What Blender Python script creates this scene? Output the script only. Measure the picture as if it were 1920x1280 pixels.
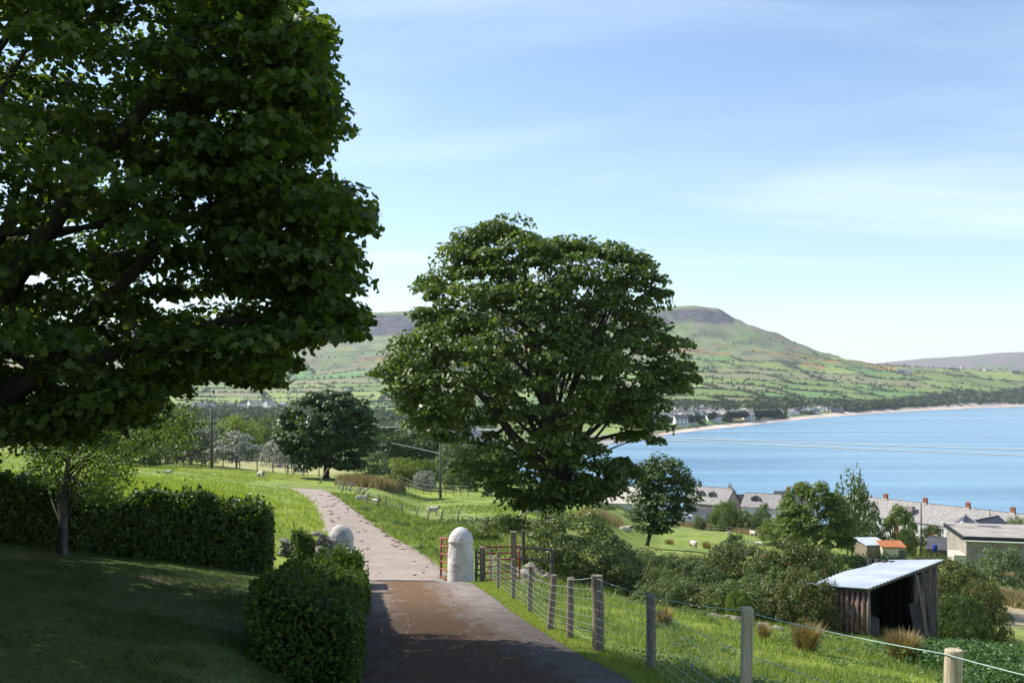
import bpy, bmesh, math, random
import numpy as np
from math import sin, cos, tan, pi, radians, sqrt
from mathutils import Vector, Matrix

for o in list(bpy.data.objects):
    bpy.data.objects.remove(o)
SC = bpy.context.scene
COL = SC.collection

# ---------------------------------------------------------------- camera, sky, sun, exposure
F = 1800.0           # focal length in pixels of the 1920 px wide photograph
HY = 730.0           # height of the horizon in that photograph
cam_d = bpy.data.cameras.new('camera')
cam = bpy.data.objects.new('camera', cam_d); COL.objects.link(cam)
cam.location = (0, 0, 0); cam.rotation_euler = (radians(90), 0, 0)
cam_d.sensor_width = 36.0; cam_d.lens = 36.0 * F / 1920.0
cam_d.shift_y = (HY - 640.0) / 1920.0
cam_d.clip_start = 0.1; cam_d.clip_end = 40000
SC.camera = cam

SUN_EL = radians(44); SUN_AZ = radians(-67)       # azimuth from +Y, negative = towards -X (left)
sun_dir = Vector((sin(SUN_AZ) * cos(SUN_EL), cos(SUN_AZ) * cos(SUN_EL), sin(SUN_EL)))
world = bpy.data.worlds.new('World'); SC.world = world; world.use_nodes = True
wn = world.node_tree; wn.nodes.clear()
def wnode(t, **k):
    n = wn.nodes.new(t)
    for a, b in k.items(): setattr(n, a, b)
    return n
wout = wnode('ShaderNodeOutputWorld'); wbg = wnode('ShaderNodeBackground')
wsky = wnode('ShaderNodeTexSky', sky_type='NISHITA', sun_disc=False)
wsky.sun_elevation = SUN_EL; wsky.sun_rotation = SUN_AZ
wsky.altitude = 40; wsky.air_density = 1.0; wsky.dust_density = 0.22; wsky.ozone_density = 1.6
wbg.inputs[1].default_value = 0.13
# thin cirrus: stretched noise on a plane above the place
wtc = wnode('ShaderNodeTexCoord'); wsep = wnode('ShaderNodeSeparateXYZ')
wn.links.new(wtc.outputs['Generated'], wsep.inputs[0])
def wmath(op, a, b=None, clamp=False):
    n = wnode('ShaderNodeMath', operation=op); n.use_clamp = clamp
    for i, v in enumerate((a, b)):
        if v is None: continue
        if isinstance(v, (int, float)): n.inputs[i].default_value = v
        else: wn.links.new(v, n.inputs[i])
    return n.outputs[0]
wz = wmath('ADD', wmath('MAXIMUM', wsep.outputs[2], 0.0), 0.10)
wcx = wmath('DIVIDE', wsep.outputs[0], wz); wcy = wmath('DIVIDE', wsep.outputs[1], wz)
wcmb = wnode('ShaderNodeCombineXYZ')
wn.links.new(wcx, wcmb.inputs[0]); wn.links.new(wcy, wcmb.inputs[1])
wmap = wnode('ShaderNodeMapping'); wmap.inputs['Scale'].default_value = (0.42, 1.25, 1)
wmap.inputs['Rotation'].default_value = (0, 0, radians(-24)); wmap.inputs['Location'].default_value = (1.9, 7.25, 0)
wn.links.new(wcmb.outputs[0], wmap.inputs[0])
wno = wnode('ShaderNodeTexNoise'); wno.inputs['Scale'].default_value = 0.75; wno.inputs['Detail'].default_value = 7
wno.inputs['Roughness'].default_value = 0.56; wno.inputs['Distortion'].default_value = 0.5
wn.links.new(wmap.outputs[0], wno.inputs['Vector'])
wr = wnode('ShaderNodeMapRange'); wr.inputs[1].default_value = 0.44; wr.inputs[2].default_value = 0.80
wr.inputs[3].default_value = 0.0; wr.inputs[4].default_value = 0.52; wr.interpolation_type = 'SMOOTHSTEP'
wn.links.new(wno.outputs[0], wr.inputs[0])
wmix = wnode('ShaderNodeMixRGB'); wmix.inputs[2].default_value = (6.2, 6.7, 7.6, 1)
wn.links.new(wr.outputs[0], wmix.inputs[0]); wn.links.new(wsky.outputs[0], wmix.inputs[1])
wn.links.new(wmix.outputs[0], wbg.inputs[0]); wn.links.new(wbg.outputs[0], wout.inputs[0])

sun_d = bpy.data.lights.new('sun', 'SUN'); sun_d.energy = 4.9; sun_d.angle = radians(0.53); sun_d.color = (1.0, 0.95, 0.87)
sun = bpy.data.objects.new('sun', sun_d); COL.objects.link(sun)
sun.rotation_euler = sun_dir.to_track_quat('Z', 'Y').to_euler()
SC.view_settings.view_transform = 'Standard'; SC.view_settings.look = 'None'
SC.view_settings.exposure = 0.66; SC.view_settings.gamma = 1.0; SC.view_settings.use_curve_mapping = False
SC.cycles.max_bounces = 6; SC.cycles.transparent_max_bounces = 8; SC.cycles.diffuse_bounces = 3
SC.cycles.transmission_bounces = 4; SC.cycles.volume_bounces = 0; SC.cycles.caustics_reflective = False

# ---------------------------------------------------------------- helpers
def sstep(a, b, x):
    t = np.clip((np.asarray(x, float) - a) / (b - a), 0, 1); return t * t * (3 - 2 * t)
def _hash(ix, iy, seed):
    h = (ix * 374761393 + iy * 668265263 + seed * 144665) & 0xffffffff
    h = ((h ^ (h >> 13)) * 1274126177) & 0xffffffff
    return ((h ^ (h >> 16)) & 0xffff) / 65535.0
def vnoise(x, y, seed=0):
    x = np.asarray(x, float); y = np.asarray(y, float)
    ix = np.floor(x).astype(np.int64); iy = np.floor(y).astype(np.int64)
    fx = x - ix; fy = y - iy; fx = fx * fx * (3 - 2 * fx); fy = fy * fy * (3 - 2 * fy)
    a = _hash(ix, iy, seed); b = _hash(ix + 1, iy, seed); c = _hash(ix, iy + 1, seed); d = _hash(ix + 1, iy + 1, seed)
    return (a * (1 - fx) + b * fx) * (1 - fy) + (c * (1 - fx) + d * fx) * fy
def fbm(x, y, seed=0, oct=4):
    s = 0; a = 0.5; t = 0
    for k in range(oct):
        s = s + a * vnoise(x * 2 ** k, y * 2 ** k, seed + k * 17); t += a; a *= 0.55
    return s / t

def tag(o, label=None, cat=None, group=None, kind=None):
    if label: o['label'] = label
    if cat: o['category'] = cat
    if group: o['group'] = group
    if kind: o['kind'] = kind
    return o
def empty(name, loc, rz=0.0, label=None, cat=None, group=None):
    o = bpy.data.objects.new(name, None); COL.objects.link(o); o.location = loc; o.rotation_euler = (0, 0, rz)
    o.empty_display_size = 0.3
    return tag(o, label, cat, group)
def link(name, me, parent=None, loc=None, rot=None, scale=None):
    o = bpy.data.objects.new(name, me); COL.objects.link(o)
    if parent is not None: o.parent = parent
    if loc is not None: o.location = loc
    if rot is not None: o.rotation_euler = rot
    if scale is not None: o.scale = scale
    return o
def npmesh(name, V, F_, m=None, smooth=False, colors=None, mats=None, midx=None):
    V = np.ascontiguousarray(V, dtype=np.float32).reshape(-1, 3); F_ = np.ascontiguousarray(F_, dtype=np.int32)
    n, k = F_.shape
    me = bpy.data.meshes.new(name)
    me.vertices.add(len(V)); me.vertices.foreach_set('co', V.ravel())
    me.loops.add(n * k); me.loops.foreach_set('vertex_index', F_.ravel())
    me.polygons.add(n); me.polygons.foreach_set('loop_start', np.arange(0, n * k, k, dtype=np.int32))
    try: me.polygons.foreach_set('loop_total', np.full(n, k, dtype=np.int32))
    except Exception: pass
    for mm in (mats or ([m] if m else [])): me.materials.append(mm)
    if midx is not None: me.polygons.foreach_set('material_index', np.asarray(midx, dtype=np.int32))
    me.polygons.foreach_set('use_smooth', np.full(n, bool(smooth)))
    me.update(calc_edges=True)
    if colors is not None:
        ca = me.color_attributes.new('Col', 'FLOAT_COLOR', 'POINT')
        c = np.ones((len(V), 4), np.float32); c[:, :3] = colors; ca.data.foreach_set('color', c.ravel())
    return me

class MB:
    """collects boxes, tubes and polygons into one mesh"""
    def __init__(s): s.v = []; s.f = []; s.mi = []
    def add(s, vs, fs, mi=0):
        b = len(s.v); s.v += [tuple(p) for p in vs]; s.f += [tuple(i + b for i in f) for f in fs]; s.mi += [mi] * len(fs)
    def box(s, c, d, rot=None, mi=0, taper=1.0):
        x, y, z = d[0] / 2, d[1] / 2, d[2] / 2; c = Vector(c); vs = []
        for sz in (-1, 1):
            t = taper if sz > 0 else 1
            for sx, sy in ((-1, -1), (1, -1), (1, 1), (-1, 1)):
                p = Vector((sx * x * t, sy * y * t, sz * z))
                if rot is not None: p = rot @ p
                vs.append(c + p)
        s.add(vs, [(3, 2, 1, 0), (4, 5, 6, 7), (0, 1, 5, 4), (1, 2, 6, 5), (2, 3, 7, 6), (3, 0, 4, 7)], mi)
    def tube(s, pts, rad, n=6, mi=0, cap=True):
        pts = [Vector(p) for p in pts]
        if isinstance(rad, (int, float)): rad = [rad] * len(pts)
        vs = []; up = Vector((0.03, 0.07, 1)).normalized()
        for i, p in enumerate(pts):
            t = (pts[min(i + 1, len(pts) - 1)] - pts[max(i - 1, 0)]).normalized()
            r = up if abs(t.dot(up)) < 0.93 else Vector((1, 0.1, 0)).normalized()
            a = t.cross(r).normalized(); b = t.cross(a)
            for k in range(n):
                g = 2 * pi * k / n; vs.append(p + (a * cos(g) + b * sin(g)) * rad[i])
        fs = []
        for i in range(len(pts) - 1):
            for k in range(n):
                k2 = (k + 1) % n; fs.append((i * n + k, i * n + k2, (i + 1) * n + k2, (i + 1) * n + k))
        if cap:
            fs.append(tuple(reversed(range(n)))); fs.append(tuple((len(pts) - 1) * n + k for k in range(n)))
        s.add(vs, fs, mi)
    def mesh(s, name, mats, smooth=False, bevel=0.0):
        me = bpy.data.meshes.new(name); me.from_pydata([tuple(v) for v in s.v], [], s.f)
        for m in (mats if isinstance(mats, (list, tuple)) else [mats]): me.materials.append(m)
        if any(s.mi): me.polygons.foreach_set('material_index', s.mi)
        bm = bmesh.new(); bm.from_mesh(me)
        bmesh.ops.recalc_face_normals(bm, faces=bm.faces)
        if bevel > 0:
            bmesh.ops.bevel(bm, geom=list(bm.edges), offset=bevel, segments=1, affect='EDGES', clamp_overlap=True)
        bm.to_mesh(me); bm.free()
        if smooth: me.polygons.foreach_set('use_smooth', [True] * len(me.polygons))
        me.update(); return me
    def build(s, name, mats, parent=None, smooth=False, bevel=0.0, **k):
        return link(name, s.mesh(name, mats, smooth, bevel), parent, **k)

# ---------------------------------------------------------------- materials
def newmat(name):
    m = bpy.data.materials.new(name); m.use_nodes = True; nt = m.node_tree; nt.nodes.clear()
    out = nt.nodes.new('ShaderNodeOutputMaterial'); return m, nt, out
def N(nt, t, inputs=None, **k):
    n = nt.nodes.new(t)
    for a, b in k.items(): setattr(n, a, b)
    for a, b in (inputs or {}).items():
        if hasattr(b, 'node'): nt.links.new(b, n.inputs[a])
        else: n.inputs[a].default_value = b
    return n
def ramp(nt, fac, stops):
    r = N(nt, 'ShaderNodeValToRGB', {0: fac}); cr = r.color_ramp
    while len(cr.elements) < len(stops): cr.elements.new(0.5)
    for e, (p, c) in zip(cr.elements, stops): e.position = p; e.color = (*c, 1)
    return r.outputs[0]
def mat(name, c1, c2=None, scale=6.0, rough=0.8, bump=0.0, bscale=None, detail=5, stretch=None, spec=0.3, metal=0.0, spots=None, lo=0.35, hi=0.65):
    m, nt, out = newmat(name)
    tc = N(nt, 'ShaderNodeTexCoord'); vec = tc.outputs['Object']
    if stretch: vec = N(nt, 'ShaderNodeMapping', {0: vec, 'Scale': stretch}).outputs[0]
    b = N(nt, 'ShaderNodeBsdfPrincipled', {'Roughness': rough, 'Metallic': metal, 'Specular IOR Level': spec})
    if c2 is None: b.inputs['Base Color'].default_value = (*c1, 1)
    no = N(nt, 'ShaderNodeTexNoise', {'Vector': vec, 'Scale': scale, 'Detail': detail, 'Roughness': 0.62})
    if c2 is not None:
        col = ramp(nt, no.outputs[0], [(lo, c1), (hi, c2)])
        if spots:
            s = N(nt, 'ShaderNodeTexNoise', {'Vector': vec, 'Scale': spots[1], 'Detail': 3})
            f = N(nt, 'ShaderNodeMapRange', {0: s.outputs[0], 1: spots[2], 2: spots[2] + 0.08})
            col = N(nt, 'ShaderNodeMixRGB', {0: f.outputs[0], 1: col, 2: (*spots[0], 1)}).outputs[0]
        nt.links.new(col, b.inputs['Base Color'])
    if bump:
        n2 = N(nt, 'ShaderNodeTexNoise', {'Vector': vec, 'Scale': bscale or scale * 3, 'Detail': 6})
        bp = N(nt, 'ShaderNodeBump', {'Height': n2.outputs[0], 'Strength': 0.6, 'Distance': bump})
        nt.links.new(bp.outputs[0], b.inputs['Normal'])
    nt.links.new(b.outputs[0], out.inputs[0]); return m
def leafmat(name, stops, trans=0.4, rough=0.45, spec=0.35, tcol=(1.35, 1.5, 0.55)):
    """thin leaves: colour differs leaf by leaf, light passes through"""
    m, nt, out = newmat(name)
    g = N(nt, 'ShaderNodeNewGeometry')
    col = ramp(nt, g.outputs['Random Per Island'], stops)
    b = N(nt, 'ShaderNodeBsdfPrincipled', {'Base Color': col, 'Roughness': rough, 'Specular IOR Level': spec})
    tc = N(nt, 'ShaderNodeMixRGB', {0: 1.0, 1: col, 2: (*tcol, 1)}, blend_type='MULTIPLY')
    t = N(nt, 'ShaderNodeBsdfTranslucent', {0: tc.outputs[0]})
    mx = N(nt, 'ShaderNodeMixShader', {0: trans, 1: b.outputs[0], 2: t.outputs[0]})
    nt.links.new(mx.outputs[0], out.inputs[0]); return m

M = {}
M['leaf_near'] = leafmat('sycamore_leaf_near', [(0, (.036, .064, .012)), (.5, (.062, .100, .018)), (.85, (.105, .145, .028)), (1, (.15, .17, .045))], .50, .5, .3, (2.0, 2.1, .6))
M['leaf_syc'] = leafmat('sycamore_leaf', [(0, (.050, .084, .015)), (.6, (.090, .138, .024)), (.9, (.145, .19, .036)), (1, (.19, .20, .05))], .36, .45, .4)
M['leaf_dark'] = leafmat('dark_leaf', [(0, (.032, .065, .014)), (.7, (.058, .105, .022)), (1, (.10, .15, .03))], .30, .45, .4)
M['leaf_mid'] = leafmat('mid_leaf', [(0, (.055, .082, .018)), (.6, (.095, .13, .028)), (1, (.145, .18, .04))], .35)
M['leaf_bright'] = leafmat('bright_leaf', [(0, (.075, .11, .02)), (.6, (.125, .175, .03)), (1, (.19, .24, .045))], .38)
M['leaf_yellow'] = leafmat('yellow_green_leaf', [(0, (.10, .13, .02)), (.6, (.17, .21, .03)), (1, (.25, .28, .05))], .35)
M['leaf_grey'] = leafmat('grey_green_leaf', [(0, (.07, .10, .04)), (.6, (.13, .17, .07)), (1, (.2, .24, .11))], .3)
M['leaf_blossom'] = leafmat('hawthorn_blossom', [(0, (.05, .08, .03)), (.42, (.08, .11, .05)), (.5, (.42, .42, .34)), (1, (.62, .60, .52))], .2, tcol=(1, 1, .9))
M['leaf_blossom2'] = leafmat('fading_blossom', [(0, (.04, .06, .025)), (.55, (.10, .12, .05)), (.62, (.30, .28, .20)), (1, (.46, .42, .33))], .2, tcol=(1, 1, .9))
M['leaf_bush'] = leafmat('hedgerow_leaf', [(0, (.046, .076, .018)), (.5, (.10, .145, .038)), (.85, (.17, .21, .06)), (.95, (.17, .14, .05)), (1, (.19, .11, .05))], .28)
M['leaf_bush2'] = leafmat('hedgerow_leaf_red', [(0, (.040, .066, .016)), (.5, (.088, .12, .03)), (.88, (.145, .17, .045)), (.965, (.17, .12, .04)), (1, (.36, .05, .03))], .28)
M['leaf_box'] = leafmat('garden_hedge_leaf', [(0, (.024, .050, .007)), (.6, (.052, .095, .012)), (1, (.12, .17, .022))], .34, .6, .14)
M['leaf_privet'] = leafmat('privet_leaf', [(0, (.030, .055, .009)), (.6, (.070, .115, .014)), (1, (.16, .20, .025))], .34, .4, .4)
M['leaf_birch'] = leafmat('birch_leaf', [(0, (.06, .10, .018)), (1, (.13, .19, .03))], .45)
M['leaf_gorse'] = leafmat('gorse_flower', [(0, (.06, .08, .02)), (.45, (.10, .10, .03)), (.55, (.42, .20, .03)), (1, (.48, .26, .04))], .1)
M['nettle'] = leafmat('nettle_leaf', [(0, (.035, .075, .018)), (.7, (.07, .14, .03)), (1, (.12, .20, .05))], .3)
M['bark'] = mat('bark', (.028, .024, .018), (.075, .065, .05), 5, .9, .02, 14, stretch=(1, 1, .25))
M['bark_grey'] = mat('bark_grey', (.05, .045, .04), (.16, .15, .13), 9, .9, .01, 20, stretch=(1, 1, .4))
M['added_dark_core'] = mat('hedge_inside', (.008, .012, .004), (.018, .022, .008), 9, .95, spec=0.05)  # for the dark solid added inside the hedges to block light
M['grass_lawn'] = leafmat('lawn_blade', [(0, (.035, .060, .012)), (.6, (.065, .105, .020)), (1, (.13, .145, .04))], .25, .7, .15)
M['grass_green'] = leafmat('meadow_blade', [(0, (.09, .145, .028)), (.5, (.16, .225, .045)), (.8, (.27, .31, .09)), (1, (.42, .38, .19))], .35, .6, .2)
M['grass_field'] = leafmat('field_blade', [(0, (.15, .205, .022)), (.6, (.25, .31, .035)), (1, (.38, .38, .08))], .35, .6, .2)
M['grass_verge'] = leafmat('verge_blade', [(0, (.15, .21, .035)), (.6, (.24, .31, .05)), (1, (.40, .38, .12))], .35, .6, .2)
M['rush'] = leafmat('rush_blade', [(0, (.16, .11, .05)), (.6, (.32, .22, .11)), (.88, (.42, .32, .18)), (1, (.10, .15, .04))], .2, .7, .15)
M['dry'] = leafmat('dry_grass_blade', [(0, (.20, .15, .08)), (.6, (.34, .25, .15)), (1, (.16, .19, .06))], .2, .7, .15)
M['wood'] = mat('weathered_post', (.11, .085, .058), (.29, .245, .19), 4, .9, .006, 30, stretch=(14, 14, 1.2), spots=((.20, .22, .12), 5, .6))
M['wood_pale'] = mat('new_sawn_post', (.32, .26, .16), (.54, .46, .31), 3, .85, .004, 30, stretch=(12, 12, 1), spots=((.10, .08, .05), 7, .66))
M['shed_inside'] = mat('plank_painted_shade', (.02, .017, .014), (.06, .05, .042), 4, .95, .008, 22, stretch=(10, 10, 1))  # darker copy of the plank: the shed's inner shade put into its colour
M['wood_dark'] = mat('old_plank', (.06, .05, .045), (.17, .15, .13), 4, .9, .008, 22, stretch=(10, 10, 1))
M['log'] = mat('rough_log', (.11, .06, .045), (.30, .20, .16), 3, .95, .02, 10, stretch=(5, 5, 1), spots=((.34, .33, .30), 5, .62))
M['pole'] = mat('pole_wood', (.12, .11, .09), (.20, .18, .15), 3, .9, stretch=(8, 8, .6))
M['wire'] = mat('galvanised_wire', (.42, .43, .42), (.55, .56, .55), 20, .45, metal=.6)
M['wire_green'] = mat('green_coated_wire', (.30, .44, .36), (.42, .55, .46), 20, .5)
M['cable'] = mat('pale_cable', (.46, .46, .46), (.56, .56, .56), 5, .5)
M['red'] = mat('rusty_red_paint', (.19, .035, .025), (.31, .07, .045), 9, .6, .002, 30, spots=((.20, .10, .05), 14, .58))
M['black'] = mat('black_plastic', (.012, .012, .014), (.03, .03, .035), 6, .4)
M['blue'] = mat('blue_plastic', (.015, .03, .20), (.02, .04, .26), 3, .4)
M['twine'] = mat('blue_twine', (.03, .20, .62), (.05, .26, .70), 9, .6)
M['stone'] = mat('field_stone', (.13, .11, .09), (.34, .30, .26), 2.5, .9, .03, 9, spots=((.42, .42, .36), 6, .62))
M['wool'] = mat('fleece', (.46, .41, .33), (.66, .62, .54), 9, .95, .02, 22, spec=.05)
M['wool_grey'] = mat('fleece_shorn', (.36, .31, .27), (.52, .46, .41), 9, .95, .02, 22, spec=.05)
M['sheep_black'] = mat('black_face', (.015, .013, .012), (.04, .035, .03), 9, .8)
M['slate'] = mat('slate_roof', (.19, .175, .165), (.33, .305, .285), 1.6, .7, .02, 5, stretch=(1, 1, 1), spots=((.26, .22, .15), 2.2, .64))
M['slate_dark'] = mat('dark_slate', (.05, .05, .055), (.10, .10, .11), 2.5, .6, .01, 7)
M['render_white'] = mat('white_render', (.62, .60, .55), (.76, .74, .70), .8, .85, spots=((.50, .47, .42), .7, .6))
M['render_cream'] = mat('cream_render', (.50, .44, .36), (.60, .54, .45), .8, .85)
M['render_grey'] = mat('pebble_dash', (.24, .205, .18), (.36, .315, .28), 1.2, .95, .02, 14, spots=((.20, .17, .15), .6, .58))
M['brick'] = mat('chimney_brick', (.22, .07, .045), (.36, .13, .08), 4, .9, .01, 12)
M['clay'] = mat('clay_pot', (.36, .16, .09), (.48, .24, .15), 6, .8)
M['glass'] = mat('window_glass', (.02, .025, .03), (.05, .055, .06), 2, .08, spec=.8)
M['frame_white'] = mat('white_frame', (.72, .72, .70), (.80, .80, .78), 3, .5)
M['brown_trim'] = mat('brown_trim', (.09, .04, .03), (.14, .07, .05), 5, .7)
M['roof_pale'] = mat('pale_flat_roof', (.28, .245, .21), (.40, .36, .31), .35, .9, .01, 6, spots=((.09, .09, .095), .16, .60))
M['rust'] = mat('rusty_sheet', (.32, .10, .035), (.46, .17, .06), 3, .8, spots=((.34, .16, .08), 4, .62))
M['blue_sheet'] = mat('pale_blue_sheet', (.36, .42, .48), (.50, .55, .60), 2, .6)
M['car_white'] = mat('white_paint', (.74, .75, .76), (.80, .80, .81), 2, .25, spec=.6)
M['sand'] = mat('beach_sand', (.50, .40, .32), (.62, .52, .43), .02, .95)
M['shingle'] = mat('beach_shingle', (.26, .24, .23), (.40, .37, .35), .05, .95)
# ---------------------------------------------------------------- the shape of the land
SEA = -42.0
def shore_far(px): return np.interp(px, [900, 930, 960, 1100, 1200, 1260, 1400, 1600, 1750, 1920, 2300, 2700], [500, 560, 640, 700, 790, 911, 1112, 1575, 1960, 2360, 3600, 6000])
def shore_near(px): return np.interp(px, [900, 930, 960, 1000, 1100, 1300, 1920, 2400], [560, 540, 480, 400, 318, 306, 292, 275])
COLS = {
 -700: [(40, 935), (80, 860), (150, 800), (400, 745), (900, 722), (2000, 705), (3000, 640), (3600, 600), (4000, 590)],
 -200: [(40, 935), (60, 885), (110, 842), (160, 826), (300, 800), (600, 785), (1500, 760), (2000, 740), (3000, 668), (3700, 632), (3900, 606), (4000, 600)],
 0:    [(40, 935), (60, 893), (110, 850), (160, 838), (300, 812), (600, 792), (1500, 765), (2000, 745), (2600, 712), (3300, 668), (3800, 640), (3950, 612), (4050, 606)],
 300:  [(40, 955), (55, 922), (95, 885), (125, 868), (180, 850), (400, 815), (900, 782), (1500, 765), (2000, 745), (2600, 715), (3300, 672), (3750, 645), (3900, 640), (4000, 604), (4060, 601)],
 600:  [(40, 1020), (55, 965), (78, 922), (110, 895), (150, 880), (250, 845), (500, 805), (900, 785), (1500, 768), (2000, 752), (2600, 716), (3300, 668), (3700, 642), (3850, 634), (3950, 596), (4020, 591)],
 700:  [(40, 1030), (55, 976), (78, 926), (110, 902), (150, 884), (250, 850), (500, 810), (900, 787), (1500, 770), (2000, 752), (2600, 716), (3300, 662), (3650, 640), (3780, 630), (3880, 588), (3950, 584)],
 800:  [(40, 1032), (55, 990), (75, 958), (109, 933), (150, 905), (250, 865), (500, 820), (900, 790), (1500, 771), (2000, 750), (2600, 712), (3300, 655), (3600, 632), (3700, 622), (3800, 582), (3880, 578)],
 960:  [(40, 1040), (55, 985), (75, 957), (110, 930), (170, 908), (300, 884), (450, 874), (700, 825), (900, 800), (1200, 785), (1500, 772), (2000, 750), (2600, 710), (3200, 655), (3500, 628), (3580, 618), (3670, 580), (3750, 576)],
 1100: [(40, 1060), (55, 1010), (75, 985), (100, 963), (150, 945), (220, 935), (280, 940), (330, 958), (700, 835), (900, 805), (1200, 784), (1500, 770), (2000, 745), (2500, 700), (3000, 650), (3400, 618), (3480, 610), (3560, 580), (3640, 575)],
 1240: [(40, 1088), (60, 1038), (90, 1026), (130, 1016), (165, 1000), (220, 980), (280, 968), (330, 960), (900, 806), (1100, 786), (1250, 776), (1400, 767), (1700, 748), (2200, 712), (2700, 674), (3100, 638), (3400, 605), (3470, 584), (3550, 576)],
 1300: [(40, 1092), (60, 1040), (90, 1030), (130, 1019), (165, 1002), (220, 985), (280, 974), (320, 963), (950, 800), (1100, 786), (1250, 776), (1400, 767), (1700, 748), (2200, 712), (2700, 677), (3100, 640), (3400, 603), (3470, 580), (3550, 573)],
 1345: [(40, 1096), (60, 1046), (90, 1034), (130, 1022), (165, 1004), (220, 988), (280, 976), (320, 964), (1050, 790), (1250, 779), (1400, 769), (1700, 750), (2200, 714), (2700, 680), (3100, 642), (3400, 606), (3470, 584), (3550, 577)],
 1385: [(40, 1100), (60, 1050), (90, 1040), (130, 1028), (165, 1006), (220, 990), (280, 978), (320, 965), (1150, 786), (1400, 772), (1700, 753), (2200, 716), (2700, 682), (3100, 644), (3360, 615), (3420, 606), (3480, 598)],
 1405: [(40, 1102), (60, 1052), (90, 1042), (130, 1030), (165, 1008), (220, 991), (280, 979), (320, 965), (1180, 784), (1400, 774), (1700, 755), (2200, 717), (2700, 684), (3100, 645), (3360, 617), (3420, 611), (3450, 607)],
 1450: [(40, 1110), (60, 1062), (90, 1048), (130, 1036), (165, 1013), (230, 996), (285, 982), (320, 966), (1250, 784), (1400, 776), (1700, 758), (2200, 722), (2700, 687), (3100, 648), (3300, 631), (3400, 622)],
 1500: [(40, 1121), (60, 1075), (90, 1055), (110, 1045), (165, 1020), (230, 1000), (285, 985), (320, 966), (1400, 780), (1600, 768), (1900, 750), (2300, 722), (2700, 695), (3000, 668), (3250, 648), (3350, 644)],
 1550: [(40, 1130), (60, 1085), (90, 1060), (110, 1048), (165, 1022), (230, 1003), (285, 986), (320, 966), (1550, 773), (1900, 754), (2300, 726), (2700, 700), (3000, 678), (3200, 662)],
 1600: [(40, 1138), (60, 1092), (90, 1064), (115, 1050), (168, 1026), (230, 1008), (285, 988), (320, 966), (1700, 768), (2000, 752), (2400, 724), (2800, 697), (3100, 675)],
 1650: [(40, 1143), (60, 1098), (90, 1067), (118, 1050), (170, 1028), (230, 1012), (288, 988), (320, 966), (1850, 765), (2100, 750), (2500, 724), (2850, 700), (3000, 690), (3100, 684)],
 1750: [(40, 1158), (60, 1108), (90, 1073), (122, 1053), (172, 1033), (230, 1018), (290, 987), (320, 966), (2050, 762), (2300, 745), (2600, 724), (2900, 702), (3100, 689)],
 1920: [(40, 1180), (60, 1120), (90, 1085), (130, 1065), (180, 1045), (230, 1030), (290, 995), (320, 966), (2450, 757), (2600, 750), (2800, 735), (3000, 712), (3200, 694)],
 2300: [(40, 1230), (60, 1150), (90, 1110), (130, 1080), (180, 1060), (230, 1035), (270, 1000), (320, 966), (3700, 749), (4000, 738), (4500, 720), (4700, 715)],
}
FAR_PY = {-700: 600, 1300: 640, 1600: 690, 1650: 680, 1700: 676, 1760: 670, 1850: 663, 1920: 658, 2000: 654, 2300: 650}
_px = np.array(sorted(COLS)); _lny = np.linspace(math.log(34), math.log(11500), 620)
_T = np.zeros((len(_px), len(_lny)))
for _i, _p in enumerate(_px):
    a = np.array(COLS[_p], float); z = -(a[:, 1] - HY) / F * a[:, 0]; y = a[:, 0].copy()
    ylast, zlast = y[-1], z[-1]
    fp = np.interp(_p, list(FAR_PY), list(FAR_PY.values())); zf = -(fp - HY) / F * 6500
    if _p < 1390:      # a plateau behind the cliff top
        ys = [ylast + 300, ylast + 2500, 11500]; zs = [zlast + 6, zlast - 5, zlast - 40]
    else:              # the ridge falls away, then the distant moor rises
        ys = [ylast + 250, min(ylast + 1100, 5200), 5600, 6500, 7600, 11500]; zs = [zlast - 8, zlast * .35, zlast * .3 + 15, zf, zf * 1.08, zf * .9]
    _T[_i] = np.interp(_lny, np.log(np.concatenate([y, ys])), np.concatenate([z, zs]))
_k = np.array([1, 2, 1.]) / 4
for _i in range(len(_px)):
    r = _T[_i]; near = _lny < math.log(2900)
    for _ in range(14): r2 = np.convolve(np.pad(r, 1, mode='edge'), _k, 'valid'); r = np.where(near, r2, r)
    r2 = np.convolve(np.pad(r, 1, mode='edge'), _k, 'valid'); _T[_i] = np.where(near, r, r2)
def col_h(px, Y):
    px = np.clip(px, _px[0], _px[-1] - 1e-3); j = np.clip(np.searchsorted(_px, px, side='right') - 1, 0, len(_px) - 2)
    u = (px - _px[j]) / (_px[j + 1] - _px[j]); u = u * u * (3 - 2 * u) * .5 + u * .5
    t = (np.log(np.clip(Y, 34.5, 11400)) - _lny[0]) / (_lny[1] - _lny[0]); i = np.clip(t.astype(int), 0, len(_lny) - 2); f = t - i
    a = _T[j, i] * (1 - f) + _T[j, i + 1] * f; b = _T[j + 1, i] * (1 - f) + _T[j + 1, i + 1] * f
    return a * (1 - u) + b * u
def drive_r(Y): return np.interp(Y, [-20, 9, 12.6, 14.3, 16.4, 19.4, 23.6, 30, 31.5], [2.6, 2.05, 1.68, 1.27, .82, .27, -.39, -1.45, -1.5])
def drive_l(Y): return -0.153 * np.clip(Y, -20, 31) - 0.02
def near_h(X, Y):
    z = -2.4 - .115 * Y
    xr = drive_r(Y) + .3; xl = drive_l(Y) - .2
    z = z - .14 * np.maximum(X - xr, 0)
    d = np.maximum(xl - X, 0)
    z = z + .5 * sstep(0, 1.6, d) + .14 * d * sstep(0, 2, d)
    return z
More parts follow.
